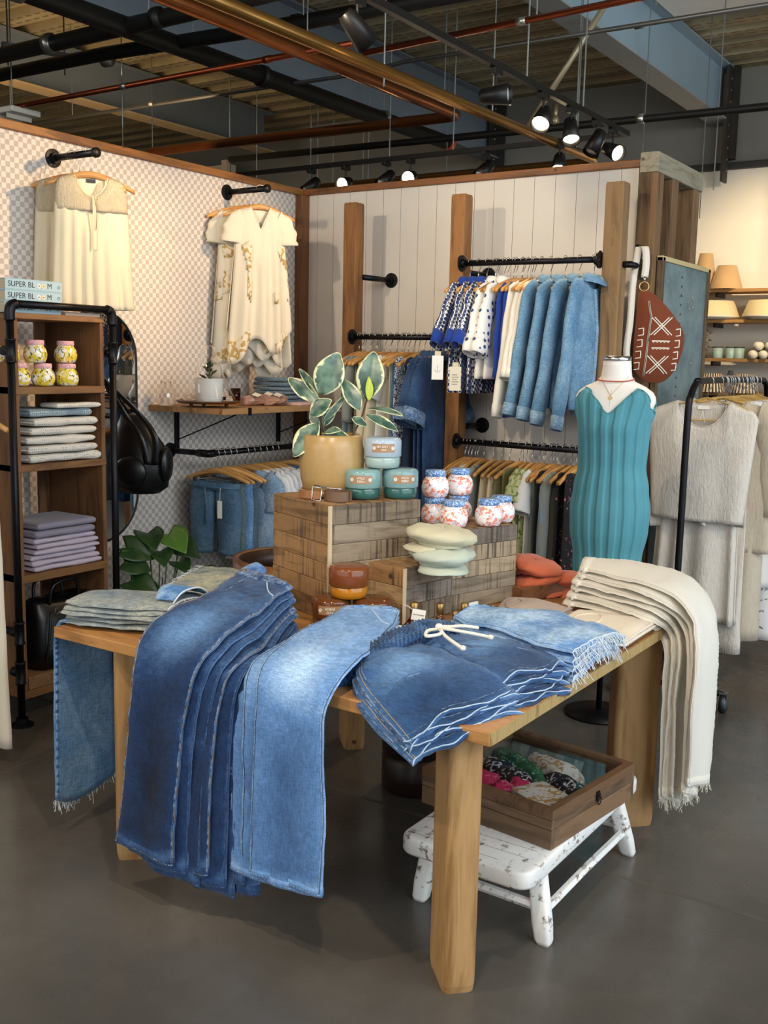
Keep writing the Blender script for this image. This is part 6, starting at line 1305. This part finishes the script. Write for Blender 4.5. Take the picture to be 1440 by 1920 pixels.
def ribbon(pts, w, th=.003):
    P = spline(pts, 6); return rings([[p+Vector((-w/2, 0, 0)), p+Vector((w/2, 0, 0)), p+Vector((w/2, th, 0)), p+Vector((-w/2, th, 0))] for p in P])
STR = cloth('e2ddd2', 160, .4, .04)
ob('strap', ribbon([(-.095, -.005, .32), (-.092, -.01, .40), (-.10, .0, .47), (-.115, .02, .475)], .036), STR, t, True); ob('strap', ribbon([(-.13, .02, .475), (-.15, .01, .3), (-.155, .0, .1), (-.165, .0, -.05), (-.15, .01, -.15)], .034), STR, t, True)
ob('strap_hook', join(tube([(-.095, -.005, .325), (-.095, -.005, .30)], .006, 8), tube([(-.113+.036*k/8, -.006, .33-.012*math.sin(math.pi*k/8)) for k in range(9)], .003, 6)), CHROME, t, True)
thing('bag_peg', tube([(1.387, 1.13, 2.245), (1.387, 1.02, 2.245)], .008, 10), METB, 'black peg on the timber tower holding the bag strap', 'peg', smooth=True)

# ---------------------------------------------------------------- DRESS FORM
t0 = (1.615, .25, 0)
PF = [(.10, .05, .05), (.62, .125, .09), (.75, .138, .10), (.90, .166, .118), (.98, .170, .12), (1.08, .157, .112), (1.18, .140, .10), (1.28, .145, .108), (1.36, .150, .115), (1.43, .168, .105), (1.48, .183, .09), (1.505, .180, .082), (1.53, .155, .070), (1.55, .115, .062), (1.565, .080, .058), (1.59, .067, .056), (1.63, .064, .056), (1.655, .0615, .055)]
def prof(z):
    for (za, a_, b_), (zb, c_, d_) in zip(PF[:-1], PF[1:]):
        if z <= zb: f = (z-za)/(zb-za); f = f*f*(3-2*f) if zb-za > .03 else f; return a_+(c_-a_)*f, b_+(d_-b_)*f
    return PF[-1][1:]
t = empty('dress_form', t0, .12, 'white dress form bust with a silver neck cap, wearing the teal dress', 'mannequin')
R = []
for k in range(46):
    z = .62+(1.655-.62)*k/45; a_, b_ = prof(z); R.append([(a_*math.cos(q), b_*math.sin(q)-(.012*math.exp(-((z-1.36)/.06)**2) if math.sin(q) < 0 else 0)*abs(math.sin(q)), z) for q in [2*math.pi*j/48 for j in range(48)]])
ob('torso', rings(R), plain('eeeae4', .55, 0, .01), t, True); ob('neck_cap', lathe([(.062, 1.655), (.063, 1.66), (.062, 1.672), (.05, 1.676), (.001, 1.677)], 32), CHROME, t, True)
ob('seam_line', tube([(0, -prof(z)[1]-.001, z) for z in [1.2+.025*k for k in range(14)]], .0008, 4), plain('cfcac2', .8), t)
ob('stand_pole', cyl(.014, .02, .63, 12), METB, t, True); ob('stand_base', lathe([(.16, 0), (.16, .012), (.02, .025), (.001, .025)], 28), METB, t, True)
a = NT('teal_knit', .85); v = a.coord(); a.base(a.mix(a.noise(v, 5, 3), srgb('3f8797'), srgb('5b9dab'))); a.bump(a.noise(a.coord((1, 1, .5)), 420, 2), .3, .002); a.b.inputs['Sheen Weight'].default_value = .2; TEAL = a.m
def ztop(q):
    z = 1.42
    for _ in range(14):
        a_, b_ = prof(z); x = abs(a_*math.cos(q)); front = math.sin(q) < 0
        if x < .118: zn = (1.405+.145*(x/.118)**.9) if front else (1.46+.09*(x/.118)**2)
        elif x < .142: zn = 1.552
        else: zn = 1.552-.17*min(1, (x-.142)/.035)**.8
        z = z*.5+zn*.5
    return z
NQ = 288; ZT = [ztop(2*math.pi*j/NQ) for j in range(NQ)]
for _ in range(8): ZT = [(ZT[j-2]+ZT[j-1]+ZT[j]+ZT[(j+1) % NQ]+ZT[(j+2) % NQ])/5 for j in range(NQ)]
R = []
for k in range(60):
    v_ = k/59; ring = []
    for j in range(NQ):
        q = 2*math.pi*j/NQ; zt = ZT[j]; z = .26+(zt-.26)*(v_**.85); a_, b_ = prof(max(z, .62)); 
        if z < .62: a_, b_ = .13+.05*(.62-z), .095+.05*(.62-z)
        if z < .9: f = (.9-z)/.3; a_ += .012*f; b_ += .012*f
        rib = (q*18/(2*math.pi)) % 1; o_ = .006 + .008*(min(1, rib/.06) if rib < .52 else max(0, 1-(rib-.52)/.06))
        o_ += .004*math.sin(3*q+z*5)*max(0, (1.0-z)); ring.append(((a_+o_)*math.cos(q), (b_+o_)*math.sin(q)-(.012*math.exp(-((z-1.36)/.06)**2) if math.sin(q) < 0 else 0)*abs(math.sin(q)), z))
    R.append(ring)
d_ = thing('knit_dress', rings(R, cap=False), TEAL, 'teal wide-ribbed sleeveless knit dress with a V neck on the dress form', 'dress', smooth=True, solid=.002, loc=t0, rz=.12)
ob('neck_binding', tube([Vector(p)*1.0 for p in R[-1]], .0028, 6, loop=True), cloth('4f93a1', 300), d_, True)
thing('coral_necklace', tube([((prof(1.572-.012*(-math.sin(q)))[0]+.004)*math.cos(q), (prof(1.572)[1]+.007)*math.sin(q)-.004, 1.573+.010*math.sin(q)) for q in [2*math.pi*j/36 for j in range(36)]], .0028, 6, loop=True), plain('c4573c', .5), 'thin coral cord necklace round the neck of the dress form', 'necklace', smooth=True, loc=t0, rz=.12)
pn = []
for k in range(25):
    u = -1+2*k/24; x = .062*u; z = 1.585-.085*(1-abs(u))**.9; a_, b_ = prof(z); pn.append((x, -b_*math.sqrt(max(0, 1-(x/a_)**2))-.004, z))
g_ = thing('gold_necklace', tube(pn, .0010, 5), GOLD, 'fine gold chain necklace with a round pendant on the dress form', 'necklace', loc=t0, rz=.12)
ob('pendant', xf(cyl(.009, 0, .002, 16), (0, pn[12][1]-.001, 1.490), 0, math.pi/2), GOLD, g_)

# ---------------------------------------------------------------- GARMENT RACK AT THE RIGHT
XG, ZG = 1.83, 1.568
t = empty('garment_rack', (XG, 1.35, 0), 0, 'black rolling garment rack with a rounded end at the right', 'rack')
ob('frame_tube', tube(spline([(0, -.72, .09), (0, -.72, .8), (0, -.72, 1.40), (0, -.69, 1.50), (0, -.62, 1.555), (0, -.5, ZG), (0, .5, ZG), (0, .66, ZG-.01), (0, .74, 1.50), (0, .75, 1.3), (0, .75, .09)], 5), .0165, 14), METB, t, True)
ob('bottom_bar', tube([(0, -.72, .12), (0, .75, .12)], .0135, 10), METB, t, True)
for y_ in (-.72, .75):
    ob('foot_bar', tube([(-.26, y_, .09), (.26, y_, .09)], .0135, 10), METB, t, True)
for (x_, y_) in ((-.26, -.72), (.26, -.72), (-.26, .75), (.26, .75), (-.30, .06)):
    c_ = ob('caster', xf(join(cyl(.045, -.012, .012, 20)), (x_, y_, .046), 0, 0, math.pi/2), plain('1c2026', .4), t, True); ob('caster_hub', xf(lathe([(.028, -.0135), (.03, .0), (.028, .0135)], 16), (x_, y_, .046), 0, 0, math.pi/2), plain('52687e', .3, .3), t, True); ob('caster_fork', join(box(x_-.018, x_+.018, y_-.02, y_+.02, .092, .1), box(x_-.018, x_-.015, y_-.015, y_+.015, .04, .095), box(x_+.015, x_+.018, y_-.015, y_+.015, .04, .095)), GALV, t)
ob('foot_bar', tube([(-.30, .06, .105), (0, .06, .115)], .011, 8), METB, t, True)
a = NT('crinkle_oatmeal', .9); v = a.coord((1, 1, .35)); n1 = a.noise(v, 70, 4, .7); a.base(a.mix(n1, srgb('c9c0b4'), srgb('e2dcd2'))); a.bump(n1, .9, .008); CRK = a.m
a = NT('gauze_beige', .9); v = a.coord((1, 1, .25)); n1 = a.noise(v, 90, 3, .7); a.base(a.mix(n1, srgb('b5a893'), srgb('cfc4b0'))); a.bump(n1, .7, .006); GAU = a.m
OFF = cloth('e3e2e0', 260, .3, .04)
GG = 'gold wire hangers on the garment rack'; HGL = 'gold hanger on the black garment rack'
y0_ = .93
hanger((XG, y0_, ZG), -.02, 'foremost wooden-topped gold hanger in the neck of the oatmeal top', GG, 'gold')
t1 = top('oatmeal_blouse', (XG-.02, y0_, ZG), -.02, CRK, 'oatmeal crinkled boxy top with a round neck, foremost on the garment rack', 'top', None, L=.60, ws=.275, wc=.262, wh=.232, th=.04, nw=.125, nd=.13, slv=None, fa=.010, fk=3, seed=501, sl=.35)
ob('neck_label', box(-.03, .03, .006, .008, -.142, -.124), WHT, t1); ob('label_string', tube([(0, .004, -.14), (-.014, -.002, -.20), (.0, .002, -.15), (.012, -.003, -.205)], .0012, 4), WHT, t1)
ob('under_layer', panel(.635, .22, .25, .24, .035, .12, .13, .35, .012, 3, 55, lambda u, s_: .02*u, -1), CRK, t1, True, solid=.002)
legs('pleated_skirt', (XG-.03, y0_+.055, ZG), -.02, CRK, 'oatmeal crinkled gathered skirt hanging under the oatmeal top', 'skirt', None, L=.80, ww=.19, wl=.225, th=.035, z0=-.42, seed=3, fa=.022, skirt=True)
legs('wide_trousers', (XG+.01, y0_+.10, ZG), -.02, CRK, 'oatmeal crinkled wide trousers showing below the oatmeal skirt', 'trousers', None, L=.98, ww=.18, wl=.25, wb=.10, th=.02, z0=-.40, seed=3, split=.3, fa=.01)
ob('tie_belt', ribbon([(.02, -.075, -.58), (.035, -.085, -.66), (.06, -.085, -.72)], .03), CRK, bpy.data.objects['pleated_skirt'], True)
y1_ = 1.09; hanger((XG+.03, y1_, ZG), .03, HGL, GG, 'gold')
top('gauze_shirt', (XG+.06, y1_, ZG), .03, GAU, 'beige gauze shirt hanging just behind the oatmeal top', 'shirt', None, L=.76, ws=.20, wc=.25, wh=.25, th=.035, slv=(.46, .085, .065, .06), seed=503, fa=.014)
legs('gauze_trousers', (XG+.07, y1_+.04, ZG), .03, GAU, 'beige gauze trousers under the gauze shirt, hems showing lowest', 'trousers', None, L=1.02, ww=.18, wl=.2, wb=.10, th=.05, z0=-.30, seed=5, split=.3, fa=.010)
FLO = printed('e9e8e6', '7c8a86', 26, 'white_floral', .55); RDP = printed('e8d9d2', 'b8443c', 34, 'red_floral', .5)
for i, (m_, lb, L) in enumerate(((OFF, 'white shirt behind the beige gauze one on the garment rack', .95), (FLO, 'white floral dress on the garment rack, hem at the lowest right', 1.25), (OFF, 'white linen dress on the garment rack', 1.10), (RDP, 'red floral blouse on the garment rack', .7), (FLO, 'white blouse with grey sprigs near the far end of the rack', .8), (OFF, 'off-white tunic near the far end of the rack', .9), (cl['gb'], 'pale blue shirt near the far end of the rack', .7), (OFF, 'white shirt at the far end of the rack', .7))):
    y_ = 1.19+.095*i; hanger((XG, y_, ZG), .02*(i % 3), HGL, GG, 'gold'); top('blouse' if L < 1 else 'dress', (XG+.04+.012*(i < 3), y_, ZG), .02*(i % 3), m_, lb, 'dress' if L >= 1 else 'blouse', None, L=L, ws=.2, wc=.24, wh=.26, th=.03, slv=(.2+.1*(i % 3), .07, .07, .03), seed=520+i, fa=.014)
for i in range(10): hanger((XG, 1.10+.075*i, ZG), .04*math.sin(i*2), HGL, GG, 'gold')

# ---------------------------------------------------------------- SHELVES ON THE FAR WALL
WSB = wood('b98a50', '8a6030', 'X', .8, .6)
for z_, lb in ((2.335, 'top'), (2.06, 'second'), (1.71, 'third'), (1.40, 'lowest')): 
    t = empty('wall_shelf', (1.7, 5.60, z_), 0, lb+' wooden shelf on the cream wall at the far right', 'shelf'); ob('board', box(-1.45, 1.2, -.17, .138, -.03, 0), WSB, t, bevel=.003); ob('bracket', join(*[box(x_-.01, x_+.01, -.12, .138, -.07, -.0305) for x_ in (-1.2, -.4, .5)]), BLACKM, t)
RAF = cloth('cfa878', 90, .5, .08); CRM = cloth('e8d3a4', 200, .2, .03)
def shade(x, y, z, r0, r1, h, m_, label, nm='cone_lampshade', cat='lampshade', **k):
    return thing(nm, lathe([(r0, 0), (r1, h), (r1-.004, h), (r0-.004, 0)], 36, cap=False), m_, label, cat, smooth=True, loc=(x, y, z), **k)
shade(.57, 5.52, 2.3355, .15, .085, .21, RAF, 'large woven cone lampshade on the top shelf at the far right'); shade(.36, 5.56, 2.3355, .11, .06, .33, RAF, 'tall woven lampshade partly hidden by the metal panel')
for x_, lb in ((.44, 'left wide cream shade on the second far shelf'), (.98, 'right wide cream shade on the second far shelf')): 
    t = empty('bowl_lampshade', (x_, 5.56, 2.0605), 0, lb, 'lampshade'); ob('shade', lathe([(.25, .035), (.20, .17), (.196, .17), (.246, .035)], 36, cap=False), CRM, t, True); ob('rim_dish', lathe([(.19, 0), (.25, .02), (.255, .034), (.19, .03), (.001, .03)], 36), plain('e9dfca', .5), t, True)
MG = plain('9fb8ac', .4, 0, .04)
for i, x_ in enumerate((.54, .66, .735)): 
    t = empty('green_candle', (x_, 5.50, 1.7105), 0, ('left', 'middle', 'right')[i]+' pale green candle tin on the third far shelf', 'candle'); ob('tin', lathe([(.045, 0), (.047, .004), (.047, .095), (.001, .095)], 24), MG, t, True); ob('lid', lathe([(.0485, .0955), (.0485, .105), (.001, .106)], 24), BLK, t, True)
for i, (x_, z_) in enumerate(((.88, 0), (.97, 0), (1.06, 0), (.92, .075), (1.02, .075))):
    t = empty('rolled_towel', (x_, 5.52, 1.7105+z_), 0, ('bottom left', 'bottom middle', 'bottom right', 'upper left', 'upper right')[i]+' rolled cream and green towel on the third far shelf', 'towel'); ob('roll', xf(cyl(.038, -.12, .12, 16), (0, 0, .038), 0, math.pi/2), plain('e9dfc6', .8), t, True); ob('band', xf(lathe([(.0385, -.02), (.0385, .03)], 16, cap=False), (0, 0, .038), 0, math.pi/2), plain('5c6b54', .8), t, True)
thing('dried_sprig', join(tube([(0, 0, 0), (.01, 0, .2), (-.01, 0, .28)], .004, 5), *[xf(ellipsoid((0, 0, 0), (.018, .01, .012), 8, 5), (.03*math.sin(k*2), 0, .08+.022*k)) for k in range(9)]), plain('7a6a54', .7), 'small dried sprig ornament left of the green candle tins', 'ornament', loc=(.44, 5.5, 1.7105), smooth=True)
a = NT('striped_shade', .8); v = a.n('TexCoord').outputs['Object']; sp = a.n('SeparateXYZ', {0: v}); an = a.math('ARCTAN2', sp.outputs[1], sp.outputs[0]); st = a.math('GREATER_THAN', a.math('SINE', a.math('MULTIPLY', an, 26)), 0); a.base(a.mix(st, srgb('e6d2ae'), srgb('3a342e'))); STP = a.m
shade(.50, 5.5, 1.4005, .135, .09, .17, STP, 'left black and cream striped lampshade on the lowest far shelf'); shade(.80, 5.5, 1.4005, .135, .09, .17, STP, 'right black and cream striped lampshade on the lowest far shelf')
thing('grey_vase', lathe([(.03, 0), (.05, .02), (.055, .09), (.03, .16), (.02, .2), (.001, .2)], 24), plain('8f8a80', .6), 'grey bottle-shaped vase between the striped lampshades', 'vase', smooth=True, loc=(.65, 5.58, 1.4005))
RED = plain('b0432c', .6, 0, .1)
for x_, z_, r_, lb in ((1.06, 1.4005, .06, 'red woven ball on the lowest far shelf'), (1.36, 1.4005, .07, 'second red woven ball on the lowest far shelf')): thing('woven_ball', ellipsoid((0, 0, r_), (r_, r_, r_), 20, 12), RED, lb, 'ornament', smooth=True, loc=(x_, 5.5, z_))
for i, x_ in enumerate((1.0, 1.15, 1.35, 1.5)): thing('rolled_throw', xf(cyl(.055, -.13, .13, 16), (0, 0, .055), 0, math.pi/2), plain(('d8563c', 'd0603f', 'e05a44', 'd8563c')[i], .8, 0, .1), ('first', 'second', 'third', 'fourth')[i]+' coral rolled throw from the left on the floor bench below the far shelves', 'throw', smooth=True, loc=(x_, 5.40, 1.21))
thing('display_bench', join(box(.2, 2.8, 5.22, 5.72, 1.17, 1.208), box(.25, .3, 5.25, 5.75, 0, 1.17), box(2.7, 2.75, 5.25, 5.75, 0, 1.17)), WSB, 'long wooden counter below the far shelves, behind the garment rack', 'table')
head(3.0, 3.4, (2.2, 5.8, 2.4), False, 'black lamp head cut by the right edge above the cream wall', z=2.95)

# hangers are told apart by their place on the rail
for gname, ax, lbl in ((GU, 0, '%s wooden hanger from the left on the upper rail'), (GM, 0, '%s wooden hanger from the left on the rail left of the middle post'), (GL, 0, '%s wooden hanger from the left on the lower rail'), (GH, 1, '%s hanger from the left on the rail under the wall shelf'), (GG, 1, '%s gold hanger from the front of the black garment rack')):
    hs = sorted([o for o in bpy.data.objects if o.get('group') == gname], key=lambda o: o.location[ax])
    for i, o in enumerate(hs): o['label'] = lbl % ORD[i]
